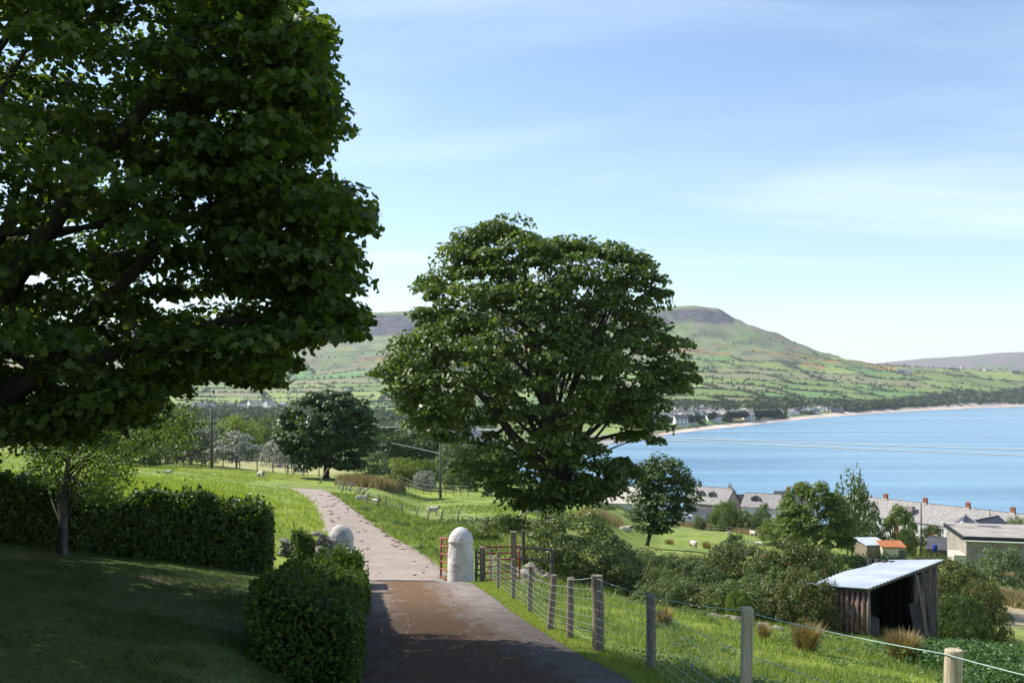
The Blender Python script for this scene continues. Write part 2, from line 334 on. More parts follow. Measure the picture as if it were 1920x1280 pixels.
def H(X, Y):
    X = np.asarray(X, float); Y = np.asarray(Y, float)
    Yc = np.maximum(Y, 34.0); px = 960 + F * X / Yc
    c = col_h(px, Yc) + .25 * (fbm(X / 7, Y / 7, 3) - .5) * sstep(45, 80, Y)
    n = near_h(np.clip(X, -45, 60), np.clip(Y, -40, 60)) + .10 * (fbm(X / 1.7, Y / 1.7, 5) - .5) * sstep(.3, 1.2, X - drive_r(Y)) + .05 * (fbm(X / 1.2, Y / 1.2, 8) - .5) * sstep(.3, 1.2, drive_l(Y) - X)
    w = sstep(27, 37, Y); h = n * (1 - w) + c * w
    # far relief
    g = sstep(1500, 2600, Y)
    h = h + g * (14 * (fbm(X / 420, Y / 420, 21) - .5) + 5 * (fbm(X / 90, Y / 90, 22) - .5)) * sstep(-30, 60, h)
    # the bay
    yn = shore_near(px); yf = shore_far(px); ok = px > 925
    inside = ok & (Y > yn) & (Y < yf)
    d = np.minimum(Y - yn, yf - Y); wat = SEA - np.minimum(d * .08, 6) - .2
    dl = np.where(Y >= yf, (Y - yf), (yn - Y)); b = sstep(0, np.where(Y >= yf, 130, 55), dl)
    land = SEA + .2 + (np.maximum(h, SEA + .5) - SEA) * (b * .93 + .07)
    h2 = np.where(inside, wat, np.where(Y > 200, land, h))
    h = np.where(ok, h2, np.where((Y > 300), np.maximum(h, SEA + .8), h))
    return h
def hit(px, py, y0=5.0, y1=1500.0):
    """the first point of the ground seen through a point of the photograph"""
    Y = np.exp(np.linspace(math.log(y0), math.log(y1), 3000)); X = (px - 960) / F * Y
    p = HY - F * H(X, Y) / Y; k = np.nonzero(p <= py)[0]
    i = k[0] if len(k) else len(Y) - 1
    return Vector((float(X[i]), float(Y[i]), float(H(X[i], Y[i]))))
def at(px, py, Y): return Vector(((px - 960) / F * Y, Y, -(py - HY) / F * Y))
def gr(X, Y): return float(H(X, Y))
def on(px, Y):
    X = (px - 960) / F * Y; return Vector((X, Y, gr(X, Y)))

# ---------------------------------------------------------------- ground materials
def ground_mat(name, fine, big, bump, rough=.95, amount=.5):
    m, nt, out = newmat(name)
    a = N(nt, 'ShaderNodeAttribute', attribute_name='Col')
    tc = N(nt, 'ShaderNodeTexCoord').outputs['Object']
    n1 = N(nt, 'ShaderNodeTexNoise', {'Vector': tc, 'Scale': fine, 'Detail': 8, 'Roughness': .7})
    n2 = N(nt, 'ShaderNodeTexNoise', {'Vector': tc, 'Scale': big, 'Detail': 4})
    s = N(nt, 'ShaderNodeMath', {0: n1.outputs[0], 1: n2.outputs[0]}, operation='ADD')
    f = N(nt, 'ShaderNodeMapRange', {0: s.outputs[0], 1: .6, 2: 1.4, 3: 1 - amount, 4: 1 + amount})
    c = N(nt, 'ShaderNodeVectorMath', {0: a.outputs['Color'], 'Scale': f.outputs[0]}, operation='SCALE')
    b = N(nt, 'ShaderNodeBsdfPrincipled', {'Base Color': c.outputs[0], 'Roughness': rough, 'Specular IOR Level': .12})
    bp = N(nt, 'ShaderNodeBump', {'Height': n1.outputs[0], 'Strength': .7, 'Distance': bump}); nt.links.new(bp.outputs[0], b.inputs['Normal'])
    nt.links.new(b.outputs[0], out.inputs[0]); return m
M['ground'] = ground_mat('ground_grass', 5.5, .35, .06, amount=.45)
M['hill'] = ground_mat('hillside', .06, .008, 3.0, amount=.20)
M['moor'] = M['hill']

def grid(name, Xs, Ys, colorfn, m, kind='structure', hide=None):
    ny, nx = Xs.shape; Z = H(Xs, Ys)
    V = np.stack([Xs, Ys, Z], -1).reshape(-1, 3)
    i = np.arange(ny - 1)[:, None] * nx + np.arange(nx - 1)[None, :]
    Fc = np.stack([i, i + 1, i + nx + 1, i + nx], -1).reshape(-1, 4)
    me = npmesh(name, V, Fc, m, True, colorfn(Xs, Ys, Z).reshape(-1, 3))
    o = link(name, me); o['kind'] = kind; return o

def mixc(a, b, t): return a * (1 - t[..., None]) + np.asarray(b) * t[..., None]
def fence_x(Y): return np.interp(Y, [-10, 6.7, 9, 13, 15.5, 18.5, 21, 24, 27, 28.5], [5.6, 3.07, 2.2, 1.88, 1.4, .77, .41, .03, -.37, -.87])
def near_col(X, Y, Z):
    px = 960 + F * X / np.maximum(Y, 8)
    big = fbm(X / 9, Y / 9, 31); sm = fbm(X / 1.6, Y / 1.6, 32); c = np.zeros(X.shape + (3,)) + np.array([.21, .255, .065])
    c = mixc(c, (.22, .27, .045), sstep(.4, .62, big))
    c = mixc(c, (.105, .16, .035), sstep(.5, .68, sm) * .8)
    # lawn: short worn turf
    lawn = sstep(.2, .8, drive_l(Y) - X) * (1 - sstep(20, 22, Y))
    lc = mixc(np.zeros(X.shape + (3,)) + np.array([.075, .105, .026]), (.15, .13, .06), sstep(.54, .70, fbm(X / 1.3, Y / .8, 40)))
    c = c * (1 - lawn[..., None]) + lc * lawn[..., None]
    # strip between drive and fence: yellowish mown verge
    vg = sstep(0, .1, X - drive_r(Y)) * (1 - sstep(-.1, .5, X - fence_x(Y))) * (1 - sstep(29, 31, Y))
    c = mixc(c, (.22, .26, .06), vg)
    # rough bank by the gate and the track
    bank = sstep(-1, 1.5, X + .09 * Y - 1) * sstep(33, 37, Y) * (1 - sstep(70, 90, Y)) * (1 - sstep(1, 4, X + .03 * Y - 1))
    c = mixc(c, (.12, .18, .035), bank * sstep(.35, .6, sm))
    # pale dry far pasture, left
    dry = sstep(118, 130, Y) * (1 - sstep(200, 260, Y)) * (1 - sstep(640, 700, px)) * sstep(380, 420, px)
    c = mixc(c, (.36, .33, .15), dry * .8)
    c = mixc(c, (.10, .125, .045), sstep(200, 320, Y) * .7 + 0 * X)
    # brown rough edge to the fields above the houses
    br = sstep(190, 215, Y) * sstep(1200, 1300, px)
    c = mixc(c, (.13, .12, .06), br)
    tan_ = sstep(38, 46, Y) * (1 - sstep(52, 56, Y)) * sstep(1850, 1880, px)
    c = mixc(c, (.34, .27, .17), tan_)
    return c
u = np.sinh(np.linspace(-2.1, 2.1, 310)) / np.sinh(2.1) * 1.25
yr = np.concatenate([np.arange(-30, 4, 1.0), np.arange(4, 40, .3), np.exp(np.linspace(math.log(40), math.log(440), 190))])
W = np.sqrt(np.maximum(yr, 0) ** 2 + 34 ** 2)
Xs = u[None, :] * W[:, None] * 1.0; Ys = np.repeat(yr[:, None], len(u), 1)
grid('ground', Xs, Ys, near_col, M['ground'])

# ---------------------------------------------------------------- fields, moor and cliffs across the bay
def fields(X, Y, seed=0):
    """stone and hedge bound fields: staggered rows; returns edge distance in metres, cell id"""
    wx = X + 70 * (fbm(X / 330, Y / 330, 51 + seed) - .5) + 14 * (fbm(X / 60, Y / 60, 57) - .5)
    wy = Y + 110 * (fbm(X / 300, Y / 300, 52 + seed) - .5) + 16 * (fbm(X / 55, Y / 55, 58) - .5)
    a = radians(13); x = wx * cos(a) + wy * sin(a); y = -wx * sin(a) + wy * cos(a)
    rh = 150.0; r = np.floor(y / rh).astype(np.int64); fy = y - r * rh
    cw = 150 + 170 * _hash(r, r * 0 + 3, 77); off = 300 * _hash(r, r * 0 + 7, 78)
    cidx = np.floor((x + off) / cw).astype(np.int64); fx = (x + off) - cidx * cw
    d = np.minimum(np.minimum(fy, rh - fy), np.minimum(fx, cw - fx))
    return d, _hash(cidx, r, 79 + seed), _hash(cidx, r, 91 + seed)
def zone(X, Y, Z):
    """0 = enclosed fields, 1 = open moor"""
    px = 960 + F * X / Y
    lim = np.interp(px, [0, 600, 800, 1100, 1300, 1450, 1550, 1650, 1920], [40, 55, 60, 80, 95, 105, 130, 160, 200]) + 30 * (fbm(X / 260, Y / 260, 61) - .5)
    return sstep(-6, 14, Z - lim)
def hill_col(X, Y, Z):
    px = 960 + F * X / Y; d, r1, r2 = fields(X, Y); c = np.zeros(X.shape + (3,)) + np.array([.165, .225, .065])
    c = mixc(c, (.24, .30, .085), sstep(.3, .5, r1)); c = mixc(c, (.14, .24, .075), sstep(.72, .74, r1)); c = mixc(c, (.21, .21, .10), sstep(.82, .86, r2))
    c = mixc(c, (.055, .075, .03), (1 - sstep(3, 9, d)) * .9)
    low = (1 - sstep(1100, 1500, Y)) * (1 - sstep(960, 1200, px)); c = mixc(c, (.12, .125, .055), low * sstep(.4, .6, fbm(X / 60, Y / 40, 62)))
    mz = zone(X, Y, Z); moor = mixc(np.zeros(X.shape + (3,)) + np.array([.185, .225, .095]), (.14, .185, .07), sstep(.4, .6, fbm(X / 190, Y / 150, 63)))
    moor = mixc(moor, (.18, .18, .11), sstep(.52, .7, fbm(X / 70, Y / 200, 64)))
    c = c * (1 - mz[..., None]) + moor * mz[..., None]
    gs = sstep(.56, .62, fbm(X / 75, Y / 55, 65)) * sstep(.45, .6, fbm(X / 330, Y / 300, 66)) * sstep(20, 60, Z) * (1 - sstep(185, 210, Z))
    c = mixc(c, (.40, .18, .06), gs * .75)
    sc = sstep(.56, .66, fbm(X / 50 + 9, Y / 60, 68)) * sstep(20, 60, Z) * (1 - sstep(190, 220, Z)); c = mixc(c, (.075, .085, .055), sc * .7)
    far = sstep(4600, 5600, Y); fm = mixc(np.zeros(X.shape + (3,)) + np.array([.20, .165, .15]), (.16, .17, .10), sstep(.45, .6, fbm(X / 500, Y / 300, 67)))
    c = c * (1 - far[..., None]) + fm * far[..., None]
    # bare rock where it is steep
    gx = np.gradient(Z, axis=1) / np.maximum(np.abs(np.gradient(X, axis=1)), .1); gy = np.gradient(Z, axis=0) / np.maximum(np.gradient(Y, axis=0), .1)
    st = np.sqrt(gx ** 2 + gy ** 2)
    rk = sstep(.36, .52, st) * sstep(150, 185, Z) * sstep(2900, 3000, Y) * (1 - far)
    rc = mixc(np.zeros(X.shape + (3,)) + np.array([.055, .050, .065]), (.115, .10, .105), sstep(.35, .65, fbm(X / 30, Z / 6, 69)))
    rc = mixc(rc, (.10, .115, .05), sstep(.62, .72, fbm(X / 45, Z / 10, 70)))
    c = c * (1 - rk[..., None]) + rc * rk[..., None]
    c = mixc(c, (.16, .145, .09), (1 - sstep(SEA + 1.5, SEA + 4, Z)) * .8)
    return c
pxs = np.concatenate([np.linspace(-1000, 330, 50, endpoint=False), np.linspace(330, 1960, 470), np.linspace(1980, 2900, 40)])
yh = np.concatenate([np.exp(np.linspace(math.log(415), math.log(2300), 100, endpoint=False)), np.arange(2300, 3250, 22), np.arange(3250, 4120, 11), np.exp(np.linspace(math.log(4140), math.log(11000), 40))])
PX, YY = np.meshgrid(pxs, yh); XX = (PX - 960) / F * YY
_H0 = H
def H(X, Y):   # buttresses and gullies: the cliff line wanders in and out
    X = np.asarray(X, float); Y = np.asarray(Y, float)
    far = (Y > 3000) & (Y < 4400)
    if not np.any(far): return _H0(X, Y)
    n = 70 * (fbm(X / 170, 0 * X, 71, 4) - .5) + 30 * (fbm(X / 60, 0 * X, 72, 3) - .5)
    w = sstep(3050, 3300, Y) * (1 - sstep(4150, 4350, Y)); s = n * w; Y2 = Y + s
    h = _H0(X * Y2 / np.maximum(Y, 1), Y2); return np.where(far, h, _H0(X, Y))
grid('hills', XX, YY, hill_col, M['hill'])

# ---------------------------------------------------------------- sea
def sea_mat():
    m, nt, out = newmat('sea_water')
    tc = N(nt, 'ShaderNodeTexCoord').outputs['Object']
    v = N(nt, 'ShaderNodeMapping', {0: tc, 'Scale': (.10, .42, 1)}).outputs[0]
    n1 = N(nt, 'ShaderNodeTexNoise', {'Vector': v, 'Scale': 1.0, 'Detail': 6, 'Roughness': .6})
    v2 = N(nt, 'ShaderNodeMapping', {0: tc, 'Scale': (.0024, .020, 1), 'Rotation': (0, 0, radians(8))}).outputs[0]
    n2 = N(nt, 'ShaderNodeTexNoise', {'Vector': v2, 'Scale': 1.0, 'Detail': 4})
    col = ramp(nt, n2.outputs[0], [(.35, (.10, .23, .36)), (.62, (.17, .31, .41))])
    bp = N(nt, 'ShaderNodeBump', {'Height': n1.outputs[0], 'Strength': 1.0, 'Distance': N(nt, 'ShaderNodeMapRange', {0: n2.outputs[0], 1: .40, 2: .60, 3: .75, 4: .22}).outputs[0]})
    rg = N(nt, 'ShaderNodeMapRange', {0: n2.outputs[0], 1: .35, 2: .65, 3: .16, 4: .30})
    b = N(nt, 'ShaderNodeBsdfPrincipled', {'Base Color': col, 'Roughness': rg.outputs[0], 'IOR': 1.33, 'Specular IOR Level': .5, 'Normal': bp.outputs[0]})
    nt.links.new(b.outputs[0], out.inputs[0]); return m
M['sea'] = sea_mat()
xs = np.linspace(-60, 9000, 40); ys = np.array([250., 400, 700, 1200, 2000, 3500, 6000, 11000])
gx, gy = np.meshgrid(xs, ys); V = np.stack([gx, gy, gx * 0 + SEA], -1).reshape(-1, 3)
i = np.arange(len(ys) - 1)[:, None] * len(xs) + np.arange(len(xs) - 1)[None, :]
o = link('sea', npmesh('sea', V, np.stack([i, i + 1, i + len(xs) + 1, i + len(xs)], -1).reshape(-1, 4), M['sea'])); o['kind'] = 'structure'

# beach: a strip of pale sand, dark shingle towards the village
def strip(name, pa, pb, w0, w1, lift, m):
    p = np.linspace(pa, pb, 120); R = []
    for k in range(4):
        t = k / 3; w = w0 + (w1 - w0) * (p - pa) / (pb - pa)
        Y = shore_far(p) - 6 + t * w; X = (p - 960) / F * Y; Z = np.maximum(H(X, Y), SEA) + lift * (.3 + t); R.append(np.stack([X, Y, Z], -1))
    V = np.concatenate(R); n = len(p); i = np.arange(3)[:, None] * n + np.arange(n - 1)[None, :]
    o = link(name, npmesh(name, V, np.stack([i, i + 1, i + n + 1, i + n], -1).reshape(-1, 4), m, True)); o['kind'] = 'structure'
strip('beach', 1235, 2100, 26, 150, .5, M['sand'])
strip('shingle_beach', 940, 1236, 60, 26, .5, M['shingle'])
# ---------------------------------------------------------------- leaves, crowns, limbs
def _tmpl(pts, faces): return np.array(pts, float), np.array(faces, int)
_ml = [(0, 0), (.12, .04), (.46, -.02), (.44, .24), (.64, .50), (.36, .56), (.26, .72), (0, 1.0), (-.26, .72), (-.36, .56), (-.64, .50), (-.44, .24), (-.46, -.02), (-.12, .04)]
_ctr = (0, .36, .05)
MAPLE = _tmpl([(x, y - .4, -.16 * abs(x) - .10 * (y - .4) ** 2) for x, y in _ml] + [(_ctr[0], _ctr[1] - .4, .03)],
              [(i, (i + 1) % 14, 14) for i in range(14)])
MAPLE_LO = _tmpl([(0, -.4, 0), (.5, -.3, -.1), (.58, .15, -.12), (0, .6, -.05), (-.58, .15, -.12), (-.5, -.3, -.1)], [(0, 1, 2), (0, 2, 3), (0, 3, 4), (0, 4, 5)])
OVAL = _tmpl([(0, -.5, 0), (.27, 0, -.05), (0, .5, -.04), (-.27, 0, -.05)], [(0, 1, 2), (0, 2, 3)])
SPRAY = _tmpl([(0, -.5, 0), (.34, -.15, -.06), (.16, .45, -.1), (-.2, .5, -.04), (-.36, 0, -.08)], [(0, 1, 2), (0, 2, 3), (0, 3, 4)])
MAPLE5 = _tmpl([(0, -.42, 0), (.40, -.40, -.08), (.36, -.10, -.04), (.60, .16, -.12), (.26, .18, -.03), (.04, .62, -.08), (-.24, .20, -.03), (-.58, .14, -.12), (-.36, -.12, -.04), (-.42, -.38, -.08)], [(0, 1, 2), (2, 3, 4), (4, 5, 6), (6, 7, 8), (8, 9, 0), (0, 2, 8), (2, 6, 8), (2, 4, 6)])
def unit(v): return v / np.maximum(np.linalg.norm(v, axis=-1, keepdims=True), 1e-9)
def leaves(P, Nn, size, tmpl, rng):
    T, Fc = tmpl; n = len(P)
    Nn = unit(Nn); r = rng.normal(size=(n, 3)); a = unit(np.cross(Nn, r)); b = np.cross(Nn, a)
    s = np.broadcast_to(size, (n,))[:, None, None] if np.ndim(size) else size
    V = P[:, None, :] + s * (T[None, :, 0:1] * a[:, None] + T[None, :, 1:2] * b[:, None] + T[None, :, 2:3] * Nn[:, None])
    k = len(T); F2 = (np.arange(n) * k)[:, None, None] + Fc[None]
    return V.reshape(-1, 3), F2.reshape(-1, Fc.shape[1])
def merge(parts):
    V = []; Fc = []; b = 0
    for v, f in parts: V.append(v); Fc.append(f + b); b += len(v)
    return np.concatenate(V), np.concatenate(Fc)
def clump_points(C, R, per, rng, flat=.62, up=.35, shell=.55):
    """points and normals of leaves on umbrella-shaped clumps"""
    n = len(C); idx = np.repeat(np.arange(n), per)
    d = rng.normal(size=(n * per, 3)); d[:, 2] = np.abs(d[:, 2]) * 1.0 - up * rng.random(n * per); d = unit(d)
    rr = (shell + (1 - shell) * rng.random(n * per) ** .6)[:, None] * R[idx][:, None]
    P = C[idx] + d * rr * np.array([1, 1, flat])
    return P, d, idx
def crown_clumps(prof, n, rng, inner=.25, rmin=.5, squeeze=1.0):
    """prof rows: z, cx, cy, r -- clump centres in the shell of that solid"""
    prof = np.array(sorted(prof), float); w = np.maximum(prof[:, 3], .05)
    z = np.linspace(prof[0, 0], prof[-1, 0], 200); r = np.interp(z, prof[:, 0], w); cdf = np.cumsum(r + .15 * r.max()); cdf /= cdf[-1]
    zz = np.interp(rng.random(n), cdf, z); r = np.interp(zz, prof[:, 0], w); cx = np.interp(zz, prof[:, 0], prof[:, 1]); cy = np.interp(zz, prof[:, 0], prof[:, 2])
    th = rng.random(n) * 2 * pi; q = np.where(rng.random(n) < inner, .25 + .4 * rng.random(n), rmin + (1 - rmin) * rng.random(n) ** .5)
    rr = q * r
    return np.stack([cx + rr * np.cos(th), cy + rr * np.sin(th) * squeeze, zz], -1), q
def limbs(mb, base, fork_z, targets, r0, rng, n=6, wob=.05, clear=.0, trunk_top=None, tr_r=.5):
    """trunk, then boughs that leave it and bend up to their clump; twigs thin out"""
    base = Vector(base); top = Vector(trunk_top) if trunk_top is not None else base + Vector((0, 0, 1))
    pts = [base.lerp(top, t) + Vector((rng.normal(), rng.normal(), 0)) * wob * (0 < t < 1) for t in (0, .1, .35, .65, 1)]
    mb.tube(pts, [r0 * 1.5, r0 * 1.08, r0 * .92, r0 * .75, r0 * tr_r], 9)
    for t in targets:
        t = Vector(t); f = rng.uniform(.3, 1.0) * (1 if t.z > fork_z else .6)
        s = base.lerp(top, max(.25, min(1, f))); L = (t - s).length
        m1 = s.lerp(t, .35) + Vector((0, 0, .14 * L)) + Vector(rng.normal(size=3)) * .05 * L
        m2 = s.lerp(t, .7) + Vector((0, 0, .06 * L)) + Vector(rng.normal(size=3)) * .04 * L
        ra = r0 * rng.uniform(.16, .34); mb.tube([s, m1, m2, t], [ra, ra * .7, ra * .4, ra * .12], n, cap=False)
def twigs(mb, C, idxs, per, R, rng, r=.02):
    for i in idxs:
        c = Vector(C[i])
        for _ in range(per):
            d = Vector(rng.normal(size=3)); d.z = abs(d.z) * .4; d.normalize(); mb.tube([c - Vector((0, 0, R * .3)), c + d * R * .45, c + d * R * .9], [r, r * .7, r * .3], 3, cap=False)

def tree(name, label, cat, base, prof, nclump, R, per, lsize, tmpl, lmat, seed, trunk_r=.3, trunk_top=None, nlimb=26, flat=.62, inner=.25, rmin=.5,
         squeeze=1.0, bark='bark', group=None, up=.35, spread=.5, extra=None, twig=0, limb_r=1.0, ex_r=.3, vary=(.65, .7), drop=None, lod=None):
    rng = np.random.default_rng(seed); base = Vector(base)
    root = empty(name, base, 0, label, cat, group)
    C, q = crown_clumps(prof, nclump, rng, inner, rmin, squeeze)
    if extra is not None: C = np.concatenate([C, np.array(extra, float)])
    if drop is not None: C = C[~drop(C, rng)]
    Rs = R * (vary[0] + vary[1] * rng.random(len(C)))
    if extra is not None: Rs[-len(extra):] = ex_r * (.7 + .6 * rng.random(len(extra)))
    P, d, idx = clump_points(C, Rs, per, rng, flat, up)
    nn = d * .8 + np.array([0, 0, .7]) + rng.normal(size=P.shape) * spread
    ls = lsize * (.55 + .9 * rng.random(len(P)))
    if lod is None: V, Fc = leaves(P, nn, ls, tmpl, rng)
    else: far_ = lod(P); V, Fc = merge([leaves(P[~far_], nn[~far_], ls[~far_], tmpl, rng), leaves(P[far_], nn[far_], ls[far_] * 1.12, SPRAY, rng)])
    V = V - np.array(base)
    o = link('crown', npmesh(name + '_crown', V, Fc, lmat), root); o['kind'] = 'stuff'
    mb = MB(); tt = Vector(trunk_top) - base if trunk_top is not None else Vector((0, 0, (prof[0][0] + prof[-1][0]) / 2 - base.z))
    far = np.argsort(-rng.random(len(C)))[:nlimb]; tg = [Vector(C[i]) - base for i in far]
    limbs(mb, (0, 0, -.25), tt.z, tg, trunk_r, rng, trunk_top=tt)
    if twig: twigs(mb, C - np.array(base), far[:twig], 4, R, rng)
    mb.build('trunk', M[bark], root, smooth=True)
    return root, C

def prof_px(rows, Y, dx=0, k=1.0):
    return [(-(py - HY) / F * Y, ((xl + xr) / 2 + dx - 960) / F * Y, Y, (xr - xl) / 2 / F * Y * k) for py, xl, xr in rows]

# --- the big sycamore whose trunk stands just outside the frame, on the left
Yn = 14.0
rows = [(905, -150, 60, .3), (870, -420, 60, 1), (820, -560, 190, 1), (780, -620, 330, 1), (735, -760, 440, 1), (690, -850, 560, 1), (640, -880, 640, 1), (600, -900, 672, 1), (540, -920, 670, 1), (480, -920, 655, 1),
        (430, -930, 700, 1), (400, -920, 672, 1), (350, -910, 560, 1), (310, -910, 590, 1), (250, -900, 650, 1), (150, -880, 625, 1), (60, -850, 610, 1), (-40, -780, 520, 1), (-180, -700, 380, 1), (-330, -600, 200, 1), (-440, -420, 20, 1)]
prof = [(-(py - HY) / F * Yn, ((a + b) / 2 - 960) / F * Yn, Yn, (b - a) / 2 / F * Yn * .87 - .2) for py, a, b, _ in rows]
base = Vector((-8.9, 13.6, gr(-8.9, 13.6)))
rngN = np.random.default_rng(5)
# drooping outer sprays that make the outline seen against the sky
edge_px = [(700, 425), (712, 405), (665, 400), (640, 385), (600, 370), (560, 355), (620, 262), (650, 245), (632, 225), (640, 205), (628, 170), (620, 130), (605, 75), (630, 65), (560, 30), (550, 290), (575, 275),
           (600, 295), (690, 545), (672, 520), (655, 470), (680, 490), (680, 590), (664, 615), (640, 622), (600, 600), (575, 640), (562, 680), (545, 715), (530, 690), (500, 640), (470, 680), (455, 700), (400, 640), (370, 700),
           (385, 712), (330, 720), (345, 735), (280, 760), (300, 742), (250, 790), (230, 800), (200, 820), (160, 820), (120, 815), (60, 815), (20, 810), (90, 790), (180, 770), (240, 745), (140, 800), (40, 790), (210, 775), (280, 725)]
ex = []
for px, py in edge_px:
    for _ in range(2):
        Yd = Yn + rngN.uniform(-1.8, 1.8); ex.append(tuple(at(px - 46 + rngN.uniform(-14, 8), py + rngN.uniform(-6, 10), Yd)))
_ey = [-40, 0, 50, 100, 160, 210, 250, 290, 305, 330, 390, 430, 450, 480, 520, 560, 600, 635, 652, 700, 735, 760, 830]; _ex = [530, 565, 640, 625, 645, 640, 665, 600, 550, 600, 700, 722, 690, 672, 690, 695, 690, 680, 570, 560, 545, 330, 260]
for _ in range(330):
    py = rngN.uniform(-40, 800); e = float(np.interp(py, _ey, _ex)); px = e - 44 - abs(rngN.normal()) * 150
    if 655 < py < 760 and 400 < px < 480: continue
    if py > 720 and px > 260: continue
    ex.append(tuple(at(px, py, Yn + rngN.uniform(-2.6, 2.2))))
root, C = tree('sycamore_tree', 'huge dark sycamore overhanging the lawn at the left, its trunk out of sight', 'tree', base, prof, 780, .58, 138, .103, MAPLE5, M['leaf_near'], 11,
               trunk_r=.42, trunk_top=(-9.0, 13.8, 4.5), nlimb=22, limb_r=.6, flat=.5, inner=.34, rmin=.45, extra=ex, ex_r=.44, spread=.6, twig=60, lod=lambda P: (P[:, 1] > 11.6) | (960 + F * P[:, 0] / np.maximum(P[:, 1], 1) < -40) | (HY - F * P[:, 2] / np.maximum(P[:, 1], 1) < -40))
# the bough that bends across the left edge
mb = MB(); q = [at(-60, 905, 13.2), at(-34, 830, 13.2), at(-14, 775, 13.1), at(20, 735, 13.0), at(80, 700, 12.9), at(170, 672, 12.9), at(300, 640, 13.0), at(420, 600, 13.2)]
mb.tube([p - base for p in q], [.24, .21, .19, .16, .14, .11, .07, .03], 8)
q = [at(60, 705, 13.0), at(200, 560, 13.2), at(330, 430, 13.6), at(450, 350, 14)]; mb.tube([p - base for p in q], [.12, .10, .07, .03], 7)
q = [at(0, 560, 13.0), at(180, 300, 13.0), at(340, 130, 13.2), at(440, 60, 14)]; mb.tube([p - base for p in q], [.16, .12, .08, .03], 7)
q = [at(330, 130, 13.2), at(420, 90, 13.4), at(520, 60, 13.6), at(600, 70, 13.6)]; mb.tube([p - base for p in q], [.07, .05, .04, .02], 6)
q = [at(300, 420, 13.4), at(450, 390, 13.6), at(600, 400, 13.8), at(690, 425, 14)]; mb.tube([p - base for p in q], [.09, .07, .05, .02], 6)
q = [at(280, 640, 13), at(420, 600, 13.4), at(500, 600, 13.6), at(560, 630, 13.8), at(585, 660, 13.8)]; mb.tube([p - base for p in q], [.07, .05, .04, .025, .01], 6)
mb.build('bough', M['bark'], root, smooth=True)
# the leaves that show largest, each one its own
T, Fc = MAPLE; lm = [npmesh('leaf', T * (1 + .0 * k) + np.array([[0, 0, 0]]), Fc, M['leaf_near']) for k in range(1)][0]
cand = np.array([c for c in C if c[1] < 13.2 and -9 < (c[0] / c[1]) * 14 and c[2] > -.3 and c[2] < 6 and c[0] / c[1] > -.55])
cand = cand[np.argsort(cand[:, 1])][:75]
for i in range(300):
    c = cand[i % len(cand)]; d = rngN.normal(size=3); d[1] = -abs(d[1]) * 1.3; d /= np.linalg.norm(d)
    p = Vector(c + d * np.array([.30, .5, .25])) - base; n_ = Vector(d * .35 + np.array([0, .1, .8]) + rngN.normal(size=3) * .6)
    s = rngN.uniform(.09, .14); link('leaf', lm, root, loc=p, rot=n_.to_track_quat('Z', 'Y').to_euler(), scale=(s, s, s))

# --- a second sycamore further left, out of the frame: it shades the lawn
b2 = Vector((-20.5, 18.5, gr(-20.5, 18.5)))
tree('sycamore_tree', 'second sycamore on the lawn, standing left of the huge overhanging one', 'tree', b2, [(-1.5, b2.x, b2.y, 3), (0, b2.x, b2.y, 6.2), (3, b2.x, b2.y, 7.2), (6, b2.x, b2.y, 6), (8.6, b2.x, b2.y, 2.4)],
     130, 1.25, 60, .36, MAPLE_LO, M['leaf_near'], 12, trunk_r=.4, trunk_top=(b2.x, b2.y, 4), nlimb=20)

# --- the broad sycamore in the middle
Yc = 55.0
rows = [(425, 905, 965), (440, 885, 1010), (465, 845, 1060), (480, 842, 1180), (500, 825, 1212), (525, 795, 1235), (560, 790, 1238), (600, 775, 1240), (640, 742, 1262), (680, 722, 1280), (700, 715, 1292), (725, 722, 1290), (750, 745, 1262),
        (790, 765, 1235), (820, 800, 1215), (850, 840, 1200), (880, 880, 1200), (905, 895, 1185), (930, 925, 1130), (952, 975, 1085)]
prof = prof_px(rows, Yc, k=.93); bc = hit(1035, 958, 50); bc = Vector((2.3, 55, gr(2.3, 55)))
rg = np.random.default_rng(8); ex = []
for px, py in [(925, 432), (960, 436), (900, 445), (985, 452), (860, 474), (870, 492), (1190, 492), (1205, 500), (1225, 530), (805, 530), (800, 545), (1235, 555), (790, 590), (765, 640), (735, 690), (722, 705), (740, 700), (1270, 650), (1285, 690), (1290, 715),
               (1270, 735), (770, 740), (780, 775), (1130, 478), (1080, 480), (1040, 480), (1215, 610), (1240, 640), (870, 880), (900, 890), (930, 915), (1180, 890), (1150, 905), (1190, 830), (1220, 770), (830, 820), (860, 850), (810, 790), (1200, 800)]:
    for _ in range(2): ex.append(tuple(at(px, py, Yc + rg.uniform(-2.5, 2.5))))
def dropc(C, rng):   # the open space under the crown where the boughs show
    px = 960 + F * C[:, 0] / C[:, 1]; py = HY - F * C[:, 2] / C[:, 1]; r = rng.random(len(C))
    a = (py > 792) & (py < 874) & ((px < 985) | (px > 1075)) & (r < .62); b = (py > 700) & (py < 800) & (px > 1080) & (C[:, 1] < 57) & (r < .12); c = (py > 730) & (py < 880) & (px > 985) & (px < 1075) & (C[:, 1] < 55) & (r < .45)
    return a | b | c
for px, py in [(1240, 805), (1225, 790), (1200, 820), (1230, 830), (1180, 810), (780, 800), (770, 770), (800, 830), (860, 760), (830, 790), (900, 800), (1150, 770), (1190, 740)]:
    for _ in range(2): ex.append(tuple(at(px, py, Yc + rg.uniform(-2.5, 2.5))))
